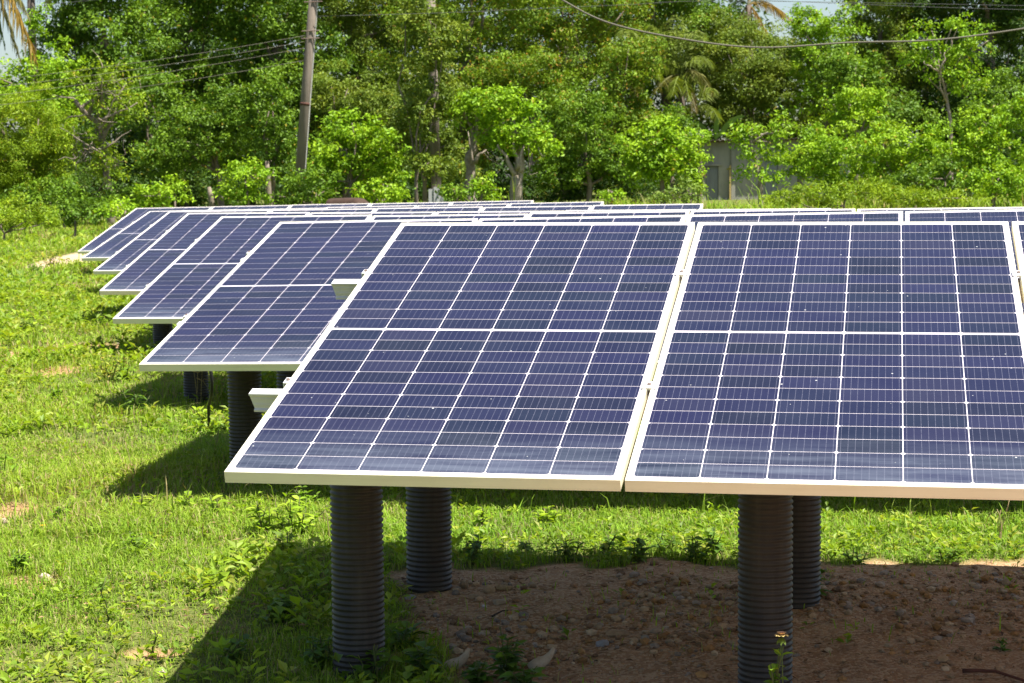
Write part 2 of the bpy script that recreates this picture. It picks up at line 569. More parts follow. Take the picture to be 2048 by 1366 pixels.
def clamp_mesh(endclamp=False):
    mb = MB()
    if endclamp:
        mb.box((-.007, -.022, .0006), (.010, .022, .0048)); mb.box((-.010, -.022, -.034), (-.0072, .022, .0045))
    else:
        mb.box((-.022, -.024, .0006), (.022, .024, .0052))
        mb.box((-.0065, -.020, -.034), (-.004, .020, .0004)); mb.box((.004, -.020, -.034), (.0065, .020, .0004))
    return mb.mesh('clamp', color=False)


def bolt_mesh(x=0):
    mb = MB()
    mb.lathe([(0, .0105), (.0055, .0105), (.0065, .0095), (.0065, .0054), (.0, .0054)], 6, centre=(x, 0, 0))
    mb.lathe([(0, -.0), (.003, 0), (.003, -.05), (0, -.05)], 8, centre=(x, -.012, -.012))
    return mb.mesh('bolt', color=False)


MID_ME, END_ME, BOLT_ME, BOLT2_ME = clamp_mesh(), clamp_mesh(True), bolt_mesh(), bolt_mesh(.001)
for me, m in ((MID_ME, 'clamp'), (END_ME, 'clamp'), (BOLT_ME, 'bolt'), (BOLT2_ME, 'bolt')): me.materials.append(M[m])
for r in range(7):
    RM = row_matrix(r)
    ln = COUNT[r] * STEP - GAP
    for k, v in enumerate(RAILV):
        pos = ['lower', 'upper'][k]
        e = empty('mounting_rail', mat=RM @ Matrix.Translation((0, v, -TH - .0006)),
                  label=f'pale aluminium mounting rail under the {pos} half of the {ROWN[r]}', cat='mounting rail', group='aluminium rails under the solar panels')
        link('channel', rail_mesh(ln, .128 if r == 0 else .05), e, [M['rail']])
        for i in range(COUNT[r] + 1):
            is_end = i in (0, COUNT[r])
            x = 0 if i == 0 else (ln if i == COUNT[r] else i * STEP - GAP / 2)
            c = link('end_clamp' if is_end else 'mid_clamp', END_ME if is_end else MID_ME, e)
            c.location = (x, 0, TH + .0006)
            if i == COUNT[r]: c.scale = (-1, 1, 1)
            b = link('bolt', BOLT2_ME if is_end else BOLT_ME, c)

# ------------------------------------------------------------------ corrugated posts
PIPE_R, PITCHC = .0845, .0182


def pipe_mesh(length):
    prof = []
    n = int(length / PITCHC)
    for i in range(n):
        z = -i * PITCHC
        prof += [(PIPE_R - .0052, z), (PIPE_R - .0048, z - .0035), (PIPE_R - .0008, z - .0062), (PIPE_R, z - .0095), (PIPE_R - .0008, z - .0125), (PIPE_R - .0048, z - .0152)]
    prof.append((PIPE_R - .0052, -n * PITCHC))
    mb = MB(); mb.lathe(prof, 40)
    return mb.mesh('corrugated_pipe', smooth=True, color=False)


PIPE_ME = pipe_mesh(1.45); PIPE_ME.materials.append(M['pipe'])
mb = MB(); mb.lathe([(0, .004), (.03, .003), (PIPE_R - .007, 0), (PIPE_R - .007, -.06)], 40)
CORE_ME = mb.mesh('concrete_core', color=False); CORE_ME.materials.append(M['concrete'])
mb = MB(); mb.box((-.04, -.03, .001), (.04, .03, .007)); mb.box((-.04, .0245, .007), (.04, .0300, .07))
mb.lathe([(0, .022), (.008, .022), (.008, .007)], 6, centre=(-.018, -.012, 0))
BR_ME = mb.mesh('bracket', color=False); BR_ME.materials.append(M['bolt'])
POSTS = [(0, .21, 0, 'black corrugated post in front, under the middle of the left front panel'),
         (0, .22, 1, 'black corrugated post behind, right of the front left post'),
         (0, 1.50, 0, 'tall black corrugated post in front of another at right, above stony dirt'),
         (0, 1.555, 1, 'black corrugated post half hidden behind the right front post'),
         (1, .28, 0, 'dark corrugated post under the lower edge of the second row'),
         (1, .22, 1, 'dark corrugated post in shade behind the second row lower post'),
         (2, .306, 0, 'dark corrugated post beside the hanging black cable'),
         (3, .284, 0, 'dark corrugated post under the left end of the fourth row'),
         (4, .284, 0, 'small dark corrugated post under the left end of the fifth row'),
         (5, .290, 0, 'tiny dark post under the left end of the second farthest row'),
         (6, .263, 0, 'tiny dark post under the left end of the farthest row')]
POSTXY = []
for (r, u, k, lab) in POSTS:
    RM = row_matrix(r)
    top = RM @ Vector((u, RAILV[k], -TH - .064))
    POSTXY.append((top.x, top.y))
    base = gz(top.x, top.y)
    lean = Matrix.Rotation(R(random.Random(u * 99 + r).uniform(-.5, .5)), 4, 'Y')
    p = empty('support_post', mat=Matrix.Translation((top.x, top.y, base)), label=lab, cat='post', group='black corrugated support posts')
    h = top.z - base - .010
    for nm, me in (('corrugated_pipe', PIPE_ME), ('concrete_core', CORE_ME), ('bracket', BR_ME)):
        o = link(nm, me, p)
        o.matrix_local = Matrix.Translation((0, 0, h)) @ (lean if nm == 'corrugated_pipe' else Matrix.Rotation(ROWS[r][3], 4, 'Z') @ Matrix.Rotation(ROWS[r][5] * (nm == 'bracket'), 4, 'X'))

# hanging black cable beside the third row post
a = at(421, 738, 11.6); b = at(417, 812, 11.9)
mb = MB(); mb.tube([a + [0, 0, .06], a, at(424, 765, 11.6), at(423, 790, 11.65), b, b + [0, 0.02, -.35]], .010, 8)
mb.build('hanging_cable', M['cable'], smooth=True, label='black cable hanging to the grass beside a corrugated post', cat='cable')


# ------------------------------------------------------------------ world, sun, camera
SUNV = Vector((.395, -.20, 1.0)).normalized()
w = D.worlds.new('World'); scene.world = w; w.use_nodes = True
nt = w.node_tree; bg = nt.nodes['Background']
sky = nt.nodes.new('ShaderNodeTexSky'); sky.sky_type = 'NISHITA'; sky.sun_disc = False
sky.sun_elevation = math.asin(SUNV.z); sky.sun_rotation = math.atan2(SUNV.x, SUNV.y)
sky.air_density = 1.0; sky.dust_density = 1.5; sky.ozone_density = 1.0
nt.links.new(sky.outputs[0], bg.inputs[0]); bg.inputs[1].default_value = .06
sl = D.lights.new('sun', 'SUN'); sl.energy = 5.0; sl.angle = R(.53); sl.color = (1, .955, .87)
so = D.objects.new('sun', sl); COL.objects.link(so)
so.rotation_euler = SUNV.to_track_quat('Z', 'Y').to_euler(); so.location = (4, -4, 20)

cam = D.cameras.new('camera'); co = D.objects.new('camera', cam); COL.objects.link(co)
cam.sensor_width = 36; cam.lens = 36 * FPX / 2048; cam.clip_end = 2000; cam.clip_start = .1
co.matrix_world = Matrix.Translation((0, 0, CAMH)) @ Matrix.Rotation(PI / 2 - PITCH, 4, 'X') @ Matrix.Rotation(-ROLL, 4, 'Z')
cam.dof.use_dof = True; cam.dof.focus_distance = 6.6; cam.dof.aperture_fstop = 14
scene.camera = co
vs = scene.view_settings
scene.display_settings.display_device = 'sRGB'
vs.view_transform = 'Standard'; vs.look = 'None'; vs.exposure = 1.48; vs.gamma = 1
scene.cycles.max_bounces = 8; scene.cycles.diffuse_bounces = 4; scene.cycles.glossy_bounces = 3
scene.cycles.transmission_bounces = 4; scene.cycles.transparent_max_bounces = 4
scene.cycles.sample_clamp_indirect = 6
# ------------------------------------------------------------------ vegetation
def rng_of(*k): return np.random.default_rng(abs(hash(tuple(int(round(float(q) * 97)) for q in k))) % (2 ** 31))


def unit(v): return v / (np.linalg.norm(v, axis=-1, keepdims=True) + 1e-9)


def leaf_quads(p, axis, nrm, ln, wd, fold=.12, droop=.12):
    """one bent diamond per leaf -> (N,4,3)"""
    side = np.cross(axis, nrm)
    ln = np.broadcast_to(ln, (len(p),))[:, None]; wd = np.broadcast_to(wd, (len(p),))[:, None]
    b = p - axis * ln * .5
    t = p + axis * ln * .5 - nrm * ln * droop
    m = p - axis * ln * .06
    return np.stack([b, m + side * wd * .5 + nrm * wd * fold, t, m - side * wd * .5 + nrm * wd * fold], 1)


PAL = {
    'mid': [(.050, .105, .012), (.068, .135, .014), (.040, .085, .012), (.095, .170, .018)],
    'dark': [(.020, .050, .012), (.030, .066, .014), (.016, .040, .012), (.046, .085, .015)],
    'olive': [(.070, .115, .020), (.088, .138, .022), (.052, .090, .017), (.118, .160, .030)],
    'lime': [(.105, .200, .012), (.132, .235, .014), (.076, .160, .012), (.160, .26, .018)],
    'yellowgreen': [(.098, .165, .010), (.125, .198, .012), (.072, .130, .010), (.150, .22, .016)],
    'flush': [(.070, .130, .013), (.092, .160, .015), (.055, .105, .012), (.080, .145, .014), (.115, .175, .018), (.10, .16, .016)],
    'sage': [(.09, .145, .04), (.115, .18, .05), (.07, .12, .03)],
    'pale': [(.22, .24, .07), (.28, .26, .09), (.16, .19, .05)],
}
STY = {  # leaf length, width, palette, crowding, clump size
    'broad': (.15, .070, 'mid', 4.2, .26), 'dark': (.16, .070, 'dark', 4.0, .28), 'olive': (.11, .050, 'olive', 4.6, .24),
    'lime': (.13, .065, 'lime', 3.8, .22), 'feather': (.075, .024, 'yellowgreen', 3.6, .20), 'flush': (.13, .050, 'flush', 4.4, .24),
    'thin': (.12, .055, 'lime', 1.9, .18), 'sparse': (.10, .045, 'yellowgreen', 1.5, .2), 'shrub': (.11, .055, 'mid', 3.8, .18), 'limeshrub': (.105, .055, 'lime', 3.6, .17),
    'palebush': (.07, .034, 'pale', 2.4, .14), 'sagebush': (.07, .034, 'sage', 2.2, .14),
}


def crown_geo(rng, ells, sty, pal2=None):
    ln0, wd0, pal, k, cs = STY[sty]
    if sty not in ('feather', 'far', 'palebush', 'sagebush'): ln0, wd0 = ln0 * .76, wd0 * .78
    pal = PAL[pal]
    VV, CC = [], []
    for (c, r) in ells:
        c = np.asarray(c, float); r = np.asarray(r, float)
        rm = r.mean()
        cr = max(cs * rm ** .5, ln0 * 1.8) * 1.22
        nc = max(8, int(1.25 * (r[0] * r[2] * 4) / (cr * cr)))
        d = unit(rng.normal(size=(nc, 3)))
        ph = rng.uniform(0, 6.28, 6)
        lump = 1 + .16 * np.sin(3.1 * d[:, 0] * 2 + ph[0]) + .14 * np.sin(5 * d[:, 2] + ph[1]) + .12 * np.sin(7 * d[:, 1] + ph[2])
        rad = rng.uniform(.12, 1.0, nc) ** .45 * lump
        cen = d * rad[:, None]
        n = int(k * PI * r[0] * r[2] / (ln0 * wd0 * .5))
        ci = rng.integers(0, nc, n)
        cs_i = cr * rng.uniform(.6, 1.25, nc)
        off = rng.normal(size=(n, 3)) * np.array([1, 1, .62]) * cs_i[ci][:, None] * .46
        p = c + cen[ci] * r + off
        p[:, 2] = np.maximum(p[:, 2], ground_z(p[:, 0], p[:, 1]) + .05)
        out = unit(off + .35 * cen[ci] * cr)
        nrm = unit(.5 * out + np.array([0, 0, .75]) + rng.normal(size=(n, 3)) * .72)
        ax = rng.normal(size=(n, 3)) + out * .9 + np.array([0, 0, -.45])
        ax = unit(ax - (ax * nrm).sum(1, keepdims=True) * nrm)
        s = rng.uniform(.65, 1.25, n)
        VV.append(leaf_quads(p, ax, nrm, ln0 * s, wd0 * s * rng.uniform(.8, 1.2, n)))
        pc = np.array([pal[i] for i in rng.integers(0, len(pal), nc)])
        pl = np.array([pal[i] for i in rng.integers(0, len(pal), n)])
        cc = (.62 * pc[ci] + .38 * pl) * rng.uniform(.8, 1.25, (n, 1)) * np.array([1.76, 1.64, .92])
        yel = rng.random(n) < .018
        cc[yel] = np.array([.26, .22, .02]) * rng.uniform(.7, 1.2, (yel.sum(), 1))
        if sty == 'flush':
            og = rng.random(n) < .05
            cc[og] = np.array([.36, .22, .03]) * rng.uniform(.7, 1.2, (og.sum(), 1))
        CC.append(np.repeat(cc[:, None], 4, 1))
    return np.concatenate(VV), np.concatenate(CC)


def wiggle(rng, a, b, n, amp):
    a, b = np.asarray(a, float), np.asarray(b, float)
    t = np.linspace(0, 1, n)[:, None]
    p = a + (b - a) * t
    j = np.cumsum(rng.normal(size=(n, 3)) * amp, 0)
    j -= t * j[-1]; j[0] = 0
    return p + j


def tree(name, label, cat, d, base_px, trunk_px, ells_px, sty, group=None, trunk_r=.11, bark=(.24, .20, .16), limbs=5, twigs=0, mat='leaf', depth=.85, bare=None, twig_col=None):
    """trunk_px: pixels the trunk runs through from the ground up; ells_px: (px, py, rx, ry)"""
    rng = rng_of(d, base_px, trunk_px[-1][0], len(ells_px))
    s = d / FPX
    b = at(base_px, 400, d); b[2] = gz(b[0], d)
    e = empty(name, tuple(b), label=label, cat=cat, group=group)
    T = np.array(b)
    pts = [b + np.array([0, 0, -.1])] + [at(px, py, d + rng.normal() * .05) for px, py in trunk_px]
    fine = np.concatenate([wiggle(rng, pts[i], pts[i + 1], 4, .025)[(i > 0):] for i in range(len(pts) - 1)])
    tb = MB()
    rad = np.linspace(trunk_r, trunk_r * .5, len(fine)); rad[0] *= 1.25
    bc = np.array(bark)
    tb.tube(fine - T, rad, 9, bc)
    ells = []
    for (px, py, rx, ry) in ells_px:
        ells.append((at(px, py, d), np.array([rx * s, rx * s * depth, ry * s]) * (1.12 if d > 53 else 1.0)))
    for i in range(limbs):
        c, r = ells[i % len(ells)]
        q = c + unit(rng.normal(size=3)) * r * rng.uniform(.3, .85)
        k = rng.integers(max(1, len(fine) // 2), len(fine))
        st = fine[min(k, len(fine) - 1)]
        if q[2] < st[2]: q[2] = st[2] + abs(q[2] - st[2]) * .4
        w_ = wiggle(rng, st, q, 6, .04 * np.linalg.norm(q - st))
        tb.tube(w_ - T, np.linspace(trunk_r * .45, .010, 6), 6, bc)
    for (a_px, b_px, r0) in (bare or []):
        w_ = wiggle(rng, at(a_px[0], a_px[1], d - .25), at(b_px[0], b_px[1], d - .3), 6, .03)
        tb.tube(w_ - T, np.linspace(r0, r0 * .35, 6), 6, bc)
    for i in range(twigs):
        c, r = ells[rng.integers(len(ells))]
        a_ = c + unit(rng.normal(size=3)) * r * rng.uniform(.2, .7)
        b_ = a_ + unit(rng.normal(size=3) + np.array([0, 0, .2])) * rng.uniform(.25, .7)
        tb.tube(wiggle(rng, a_, b_, 5, .04) - T, np.linspace(.013, .004, 5), 4, twig_col if twig_col is not None else bc)
    tb.build('trunk', M['bark'], e, smooth=True)
    V, C = crown_geo(rng, ells, sty)
    Vp, fs = pattern(V - T, [(0, 1, 2, 3)])
    link('crown', make_mesh('crown', Vp, fs, C.reshape(-1, 3)), e, [M[mat]])
    return e


G_BACK = 'tall trees at the back of the field'
G_FRONT = 'small trees along the field edge'
G_BUSH = 'bushes along the field edge'
# the tall wall of trees
tree('broadleaf_tree', 'tall dark glossy broadleaf tree right of the drooping palm frond', 'tree', 54, 190, [(195, 300), (215, 120)], [(175, 190, 90, 90), (215, 60, 120, 120), (175, -60, 120, 90), (118, 70, 34, 50)], 'broad', G_BACK, .16, limbs=7)
tree('broadleaf_tree', 'tall broadleaf tree with dense mid green leaves above the power lines, left of the pole', 'tree', 57, 380, [(378, 280), (372, 90)], [(390, 90, 120, 130), (420, -60, 140, 100), (400, 270, 110, 90)], 'broad', G_BACK, .17, limbs=7)
tree('broadleaf_tree', 'tall broadleaf tree directly behind the leaning utility pole', 'tree', 56, 560, [(555, 290), (548, 100)], [(545, 110, 120, 130), (560, -50, 130, 90), (530, 270, 105, 90)], 'broad', G_BACK, .16, limbs=7)
tree('broadleaf_tree', 'tall greyish green tree just right of the leaning utility pole', 'tree', 58, 725, [(722, 290), (712, 90)], [(705, 120, 120, 130), (720, -40, 120, 100), (735, 280, 105, 90)], 'olive', G_BACK, .15, limbs=7)
tree('flowering_tree', 'tall tree with orange tinted young leaves above the two stumpy grey trunks', 'tree', 55, 930, [(925, 290), (930, 110)], [(900, 110, 130, 110), (960, -30, 160, 100), (900, 250, 100, 90)], 'flush', G_BACK, .17, limbs=8)
tree('flowering_tree', 'tall yellow green tree with orange leaf tips, left of the palms', 'tree', 58, 1130, [(1130, 280), (1135, 90)], [(1130, 95, 130, 110), (1150, -50, 160, 100), (1120, 250, 110, 80)], 'flush', G_BACK, .17, limbs=8)
tree('broadleaf_tree', 'tall pale green tree behind the thick sagging cable, left of the sky gap', 'tree', 62, 1330, [(1335, 240), (1340, 60)], [(1350, 40, 130, 70), (1290, -40, 130, 90), (1290, 180, 110, 80)], 'broad', G_BACK, .17, limbs=7)
tree('round_tree', 'wide rounded olive green tree overhanging the grey shed roof', 'tree', 61, 1500, [(1500, 260), (1500, 150)], [(1480, 130, 130, 80), (1530, 210, 125, 70), (1400, 100, 90, 60), (1560, 130, 70, 60)], 'olive', G_BACK, .18, limbs=9)
tree('broadleaf_tree', 'bright green tree with layered sprays below the sky gap, right of the olive tree', 'tree', 58, 1660, [(1655, 270), (1650, 120)], [(1650, 110, 75, 80), (1690, 210, 80, 80), (1620, 60, 40, 40)], 'lime', G_BACK, .13, limbs=9)
tree('broadleaf_tree', 'tall loose olive tree at the top right, left of the very dark tree', 'tree', 60, 1770, [(1765, 260), (1760, 60)], [(1760, 70, 85, 80), (1790, -50, 110, 70), (1760, 200, 90, 70)], 'olive', G_BACK, .14, limbs=7)
tree('dark_tree', 'very dark tall tree filling the top right corner', 'tree', 60, 1990, [(1985, 250), (1980, 60)], [(1970, 60, 130, 110), (2000, -60, 150, 100), (1990, 220, 120, 90), (1850, 30, 60, 60)], 'dark', G_BACK, .2, limbs=9)
tree('dark_tree', 'dark tree behind the slender forked tree at right', 'tree', 63, 1850, [(1850, 280), (1850, 160)], [(1840, 180, 120, 90), (1880, 280, 120, 70)], 'dark', G_BACK, .16, limbs=6)
tree('dark_tree', 'dark shaded tree low behind the stumpy trunks, left of the yellow green shrub', 'tree', 59, 1160, [(1160, 360), (1165, 300)], [(1120, 270, 120, 90), (1210, 320, 110, 80)], 'dark', G_BACK, .15, limbs=6)
tree('dark_tree', 'dark shaded tree low behind the utility pole foot', 'tree', 60, 500, [(500, 360), (505, 300)], [(470, 300, 120, 90), (610, 300, 110, 90)], 'dark', G_BACK, .15, limbs=6)
tree('dark_tree', 'dark shaded tree low behind the bare branched tree', 'tree', 60, 290, [(290, 360), (292, 280)], [(290, 260, 100, 90), (330, 350, 100, 70)], 'dark', G_BACK, .15, limbs=6)
tree('dark_tree', 'dark shaded tree behind the bright bush and the whitewashed pole foot', 'tree', 60, 790, [(790, 360), (792, 290)], [(770, 300, 120, 90), (890, 330, 110, 80)], 'dark', G_BACK, .15, limbs=6)
# middle layer
tree('feathery_tree', 'fine leaved yellow green tree at the left picture edge', 'tree', 43, 40, [(45, 400), (40, 320)], [(40, 260, 115, 95), (25, 340, 110, 80), (-60, 280, 100, 110), (95, 300, 60, 70)], 'feather', G_FRONT, .10, limbs=8)
tree('broadleaf_tree', 'big leaved green tree under the palm frond at the left edge', 'tree', 48, 60, [(60, 300), (55, 180)], [(40, 160, 90, 40), (110, 130, 60, 45), (70, 210, 110, 50), (75, 45, 30, 30)], 'lime', G_BACK, .11, limbs=6)
tree('bare_branched_tree', 'half bare tree with pale crooked trunk and dead twigs, left of the pole', 'tree', 42, 222, [(217, 372), (208, 300), (195, 245), (150, 200)], [(200, 165, 75, 45), (235, 205, 60, 45), (170, 300, 55, 60), (225, 330, 45, 50)], 'sparse', G_FRONT, .085,
     bark=(.27, .23, .185), limbs=9, twigs=60, bare=[((195, 245), (275, 205), .03), ((200, 260), (250, 170), .025), ((205, 300), (262, 260), .022), ((150, 200), (105, 190), .02), ((180, 230), (130, 240), .02), ((208, 310), (120, 255), .02), ((195, 245), (235, 245), .02)])
tree('leafy_tree', 'small leafy green tree above the pale stump, between the bare tree and the pole', 'tree', 47, 440, [(440, 370), (425, 300)], [(400, 260, 85, 70), (330, 300, 70, 70), (465, 250, 70, 80)], 'shrub', G_FRONT, .08, limbs=7)
tree('leafy_tree', 'low leafy tree hugging the left side of the utility pole', 'tree', 46, 545, [(545, 375), (540, 320)], [(545, 290, 70, 70), (530, 200, 60, 70)], 'shrub', G_FRONT, .075, limbs=6)
tree('bright_bush', 'large bright lime green bush right of the utility pole', 'bush', 43, 700, [(700, 380), (705, 330)], [(690, 300, 75, 55), (760, 310, 55, 60), (650, 340, 55, 55), (730, 350, 70, 40), (700, 250, 55, 40)], 'lime', G_BUSH, .06, limbs=6)
tree('leafy_tree', 'green small tree around the half hidden second pole', 'tree', 47, 850, [(850, 370), (845, 300)], [(845, 250, 70, 80), (900, 330, 60, 60), (860, 160, 60, 60)], 'olive', G_FRONT, .07, limbs=6)
tree('leafy_tree', 'olive leafed small tree standing before the half hidden second pole', 'tree', 41.5, 835, [(832, 375), (838, 330)], [(850, 330, 45, 32), (845, 225, 52, 48), (868, 60, 60, 55), (862, 120, 58, 40), (835, 10, 40, 40), (880, 180, 40, 25)], 'olive', G_FRONT, .05, limbs=7)
tree('stump_tree', 'stumpy tree with thick leaning grey trunk, left of the straight thick trunk', 'tree', 42, 948, [(938, 375), (942, 335), (948, 300), (956, 262)], [(955, 205, 50, 38), (985, 250, 38, 45), (925, 220, 35, 35)], 'lime', G_FRONT, .135,
     bark=(.34, .29, .235), limbs=5, bare=[((946, 330), (936, 262), .03), ((950, 325), (972, 300), .05), ((972, 300), (990, 340), .012), ((968, 305), (1005, 330), .01)])
tree('stump_tree', 'stumpy tree with straight thick ringed grey trunk and round green head', 'tree', 41, 1034, [(1033, 370), (1036, 345), (1038, 310), (1040, 285)], [(1020, 235, 75, 55), (1050, 270, 60, 40), (1000, 205, 50, 35), (1085, 300, 30, 25), (1010, 275, 45, 30)], 'lime', G_FRONT, .150,
     bark=(.36, .31, .25), limbs=7, bare=[((1030, 350), (995, 290), .055), ((1034, 340), (1028, 285), .05), ((1040, 345), (1048, 290), .055), ((1070, 280), (1090, 312), .012), ((1060, 280), (1058, 345), .01), ((1058, 345), (1075, 344), .008), ((1010, 320), (985, 305), .012)])
tree('leafy_tree', 'dense green tree right of the stumpy trunks', 'tree', 49, 1180, [(1180, 370), (1175, 320)], [(1150, 230, 80, 60), (1190, 300, 75, 60), (1110, 340, 60, 50), (1240, 330, 50, 50)], 'shrub', G_FRONT, .08, limbs=7)
tree('lime_tree', 'bright lime green small tree at the left end of the shed', 'tree', 42, 1325, [(1325, 375), (1322, 330)], [(1310, 290, 70, 50), (1350, 330, 55, 45), (1290, 330, 50, 45), (1320, 255, 40, 25), (1390, 320, 28, 22)], 'lime', G_FRONT, .07, limbs=7)
tree('lime_tree', 'slim young tree standing in front of the shed wall', 'tree', 41, 1522, [(1520, 370), (1512, 320), (1500, 270)], [(1500, 290, 40, 40), (1520, 330, 48, 45), (1480, 262, 28, 22), (1565, 255, 30, 28), (1545, 300, 30, 26)], 'thin', G_FRONT, .06, bark=(.30, .26, .22), limbs=7, bare=[((1508, 412), (1505, 370), .018)])
tree('leafy_tree', 'bushy yellow green tree beside the shed, below the slender sprays', 'tree', 50, 1715, [(1715, 330), (1715, 260)], [(1735, 195, 50, 32), (1720, 250, 65, 32), (1690, 215, 40, 28)], 'lime', G_FRONT, .07, limbs=6)
tree('slender_tree', 'slender forked tree with pale thin trunk and light green sprays at right', 'tree', 45, 1902, [(1902, 260), (1892, 190), (1876, 142)], [(1850, 70, 42, 25), (1925, 50, 34, 32), (1935, 95, 38, 30), (1905, 130, 48, 30), (1850, 110, 60, 28), (1940, 160, 45, 40), (1865, 155, 18, 14), (1965, 80, 24, 28)], 'thin', G_FRONT, .045,
     bark=(.40, .33, .28), limbs=10, bare=[((1876, 142), (1848, 122), .022), ((1878, 145), (1890, 105), .02), ((1890, 105), (1903, 80), .015), ((1876, 142), (1862, 112), .012)])
for (lab, d, bx, el, sty) in [
    ('wide bright bush right of the shed', 43, 1660, [(1645, 335, 52, 45), (1700, 330, 70, 50), (1660, 300, 50, 30)], 'limeshrub'),
    ('tall green bush below the slender forked tree', 42, 1790, [(1770, 300, 75, 50), (1810, 340, 75, 50), (1850, 280, 60, 40)], 'limeshrub'),
    ('big sunlit green bush at the right picture edge', 41, 1985, [(1970, 250, 65, 40), (2010, 310, 75, 55), (1930, 320, 70, 50), (2040, 230, 45, 40)], 'limeshrub'),
    ('dark low bush under the right edge bush', 40.5, 1890, [(1880, 350, 75, 42), (1820, 370, 60, 30)], 'shrub'),
    ('low bush with drooping sprays at the right edge above the panels', 39.5, 1990, [(1975, 360, 70, 35), (2040, 370, 55, 35)], 'limeshrub'),
    ('low spreading light green scrub in front of the shed end', 38.5, 1690, [(1640, 385, 80, 24), (1720, 378, 90, 28), (1560, 395, 50, 16)], 'feather'),
    ('low light green scrub before the dark bush', 38, 1830, [(1820, 395, 80, 20), (1900, 398, 80, 18)], 'feather'),
    ('grey green scrub at the foot of the lime green tree', 38.5, 1385, [(1375, 378, 40, 24), (1340, 390, 35, 16)], 'sagebush'),
    ('bright small bush behind the end of the second farthest row', 39, 1225, [(1222, 388, 26, 14)], 'limeshrub'),
    ('round bright bush at the foot of the leaning stumpy trunk', 40, 965, [(965, 372, 24, 28), (985, 388, 20, 14)], 'limeshrub'),
    ('green bush left of the leaning stumpy trunk', 40.5, 915, [(910, 385, 34, 26)], 'shrub'),
    ('green bush beside the brown animal', 40, 765, [(780, 385, 40, 28), (735, 378, 30, 24)], 'limeshrub'),
    ('feathery green bush at the foot of the utility pole', 39, 625, [(625, 370, 55, 35), (590, 390, 45, 25)], 'shrub'),
    ('bright bush just right of the pale stump', 40, 490, [(490, 350, 50, 35), (500, 385, 45, 25), (452, 385, 22, 14)], 'limeshrub'),
    ('low bush behind the upper left corner of the farthest row', 39, 350, [(340, 385, 50, 32), (300, 395, 40, 26)], 'limeshrub'),
    ('small bush at the foot of the bare branched tree', 39, 245, [(250, 395, 40, 28), (215, 410, 30, 18)], 'shrub'),
    ('dark bush under the feathery tree at left', 41, 130, [(120, 390, 70, 40), (60, 400, 60, 35)], 'shrub'),
    ('low scrub at the field edge under the bare branched tree', 36.5, 150, [(150, 425, 60, 24), (215, 418, 50, 22)], 'shrub'),
    ('yellow green scrub in the grass at the far left edge', 35.5, 0, [(-10, 440, 70, 22), (70, 440, 50, 16)], 'feather'),
    ('small green scrub left of the farthest panel corner', 35, 250, [(240, 420, 40, 18)], 'limeshrub'),
    ('low scrub at the left picture edge under the feathery tree', 38, 20, [(20, 415, 60, 28), (90, 425, 45, 18)], 'feather'),
]:
    tree('bush', lab, 'bush', d, bx, [(bx, el[0][1] + 10)], el, sty, G_BUSH, .03, limbs=5)

for (lab, d, bx, tp, el, sty) in [
    ('mid green tree filling the gap between the leaning pole and the bare tree top', 52, 330, [(330, 300)], [(310, 190, 80, 60), (350, 330, 80, 60)], 'broad'),
    ('mid green tree right above the bright lime bush', 51, 690, [(690, 300)], [(680, 190, 80, 60), (770, 220, 70, 60)], 'olive'),
    ('green tree above the round headed stumpy tree', 52, 1060, [(1060, 280)], [(1050, 150, 90, 55), (1120, 190, 70, 60), (985, 170, 60, 50)], 'flush'),
    ('yellow green tree left of the palm with dead fronds', 52, 1240, [(1240, 300)], [(1240, 200, 70, 70), (1260, 110, 70, 50), (1280, 250, 60, 40)], 'flush'),
    ('dense green tree at the far right behind the sunlit bush', 52, 1990, [(1990, 300)], [(2010, 190, 80, 45), (1960, 240, 80, 45)], 'shrub'),
    ('bright tree standing between the shed and the wide bright bush', 47, 1600, [(1600, 330)], [(1612, 310, 36, 45), (1632, 275, 36, 30), (1578, 335, 24, 32)], 'limeshrub'),
    ('green sapling covering the left corner of the shed', 45, 1402, [(1402, 360)], [(1385, 350, 20, 28), (1378, 300, 24, 24), (1392, 270, 30, 20)], 'limeshrub'),
    ('leafy green tree hiding the trunk of the palm with dead fronds', 52, 1345, [(1345, 330)], [(1345, 250, 48, 45), (1300, 275, 50, 45)], 'shrub'),
    ('lush green tree in the middle right, under the sagging cable', 54, 1720, [(1720, 300)], [(1700, 150, 75, 55), (1780, 230, 80, 55)], 'broad'),
    ('green tree behind the feathery tree at the left edge', 52, 40, [(40, 330)], [(20, 330, 100, 70), (130, 360, 90, 60), (-60, 220, 90, 70)], 'broad'),
]:
    tree('leafy_tree', lab, 'tree', d, bx, tp, el, sty, G_FRONT, .09, limbs=6)

# pale broken stumps
for lab, px, top, d, r0, dx in [('pale broken stump leaning right between two bushes', 432, 374, 40.2, .06, 14), ('grey stump with rough bark left of the utility pole', 540, 322, 45.5, .065, 6)]:
    b = at(px, 400, d); b[2] = gz(b[0], d)
    e = empty('tree_stump', tuple(b), label=lab, cat='stump')
    rng = rng_of(px, top)
    mb = MB(); t = at(px - dx, top, d)
    mb.tube(np.array([[0, 0, -.1], (t - b) * .35, (t - b) * .75, t - b]), [r0 * 1.3, r0, r0 * .9, r0 * .6], 10, (.26, .22, .17))
    mb.tube(np.array([(t - b) * .6, (t - b) * .8 + [.12, 0, .02], (t - b) * .75 + [.16, 0, -.25]]), [r0 * .5, r0 * .4, r0 * .25], 7, (.30, .26, .2))
    mb.build('trunk', M['bark'], e, smooth=True)


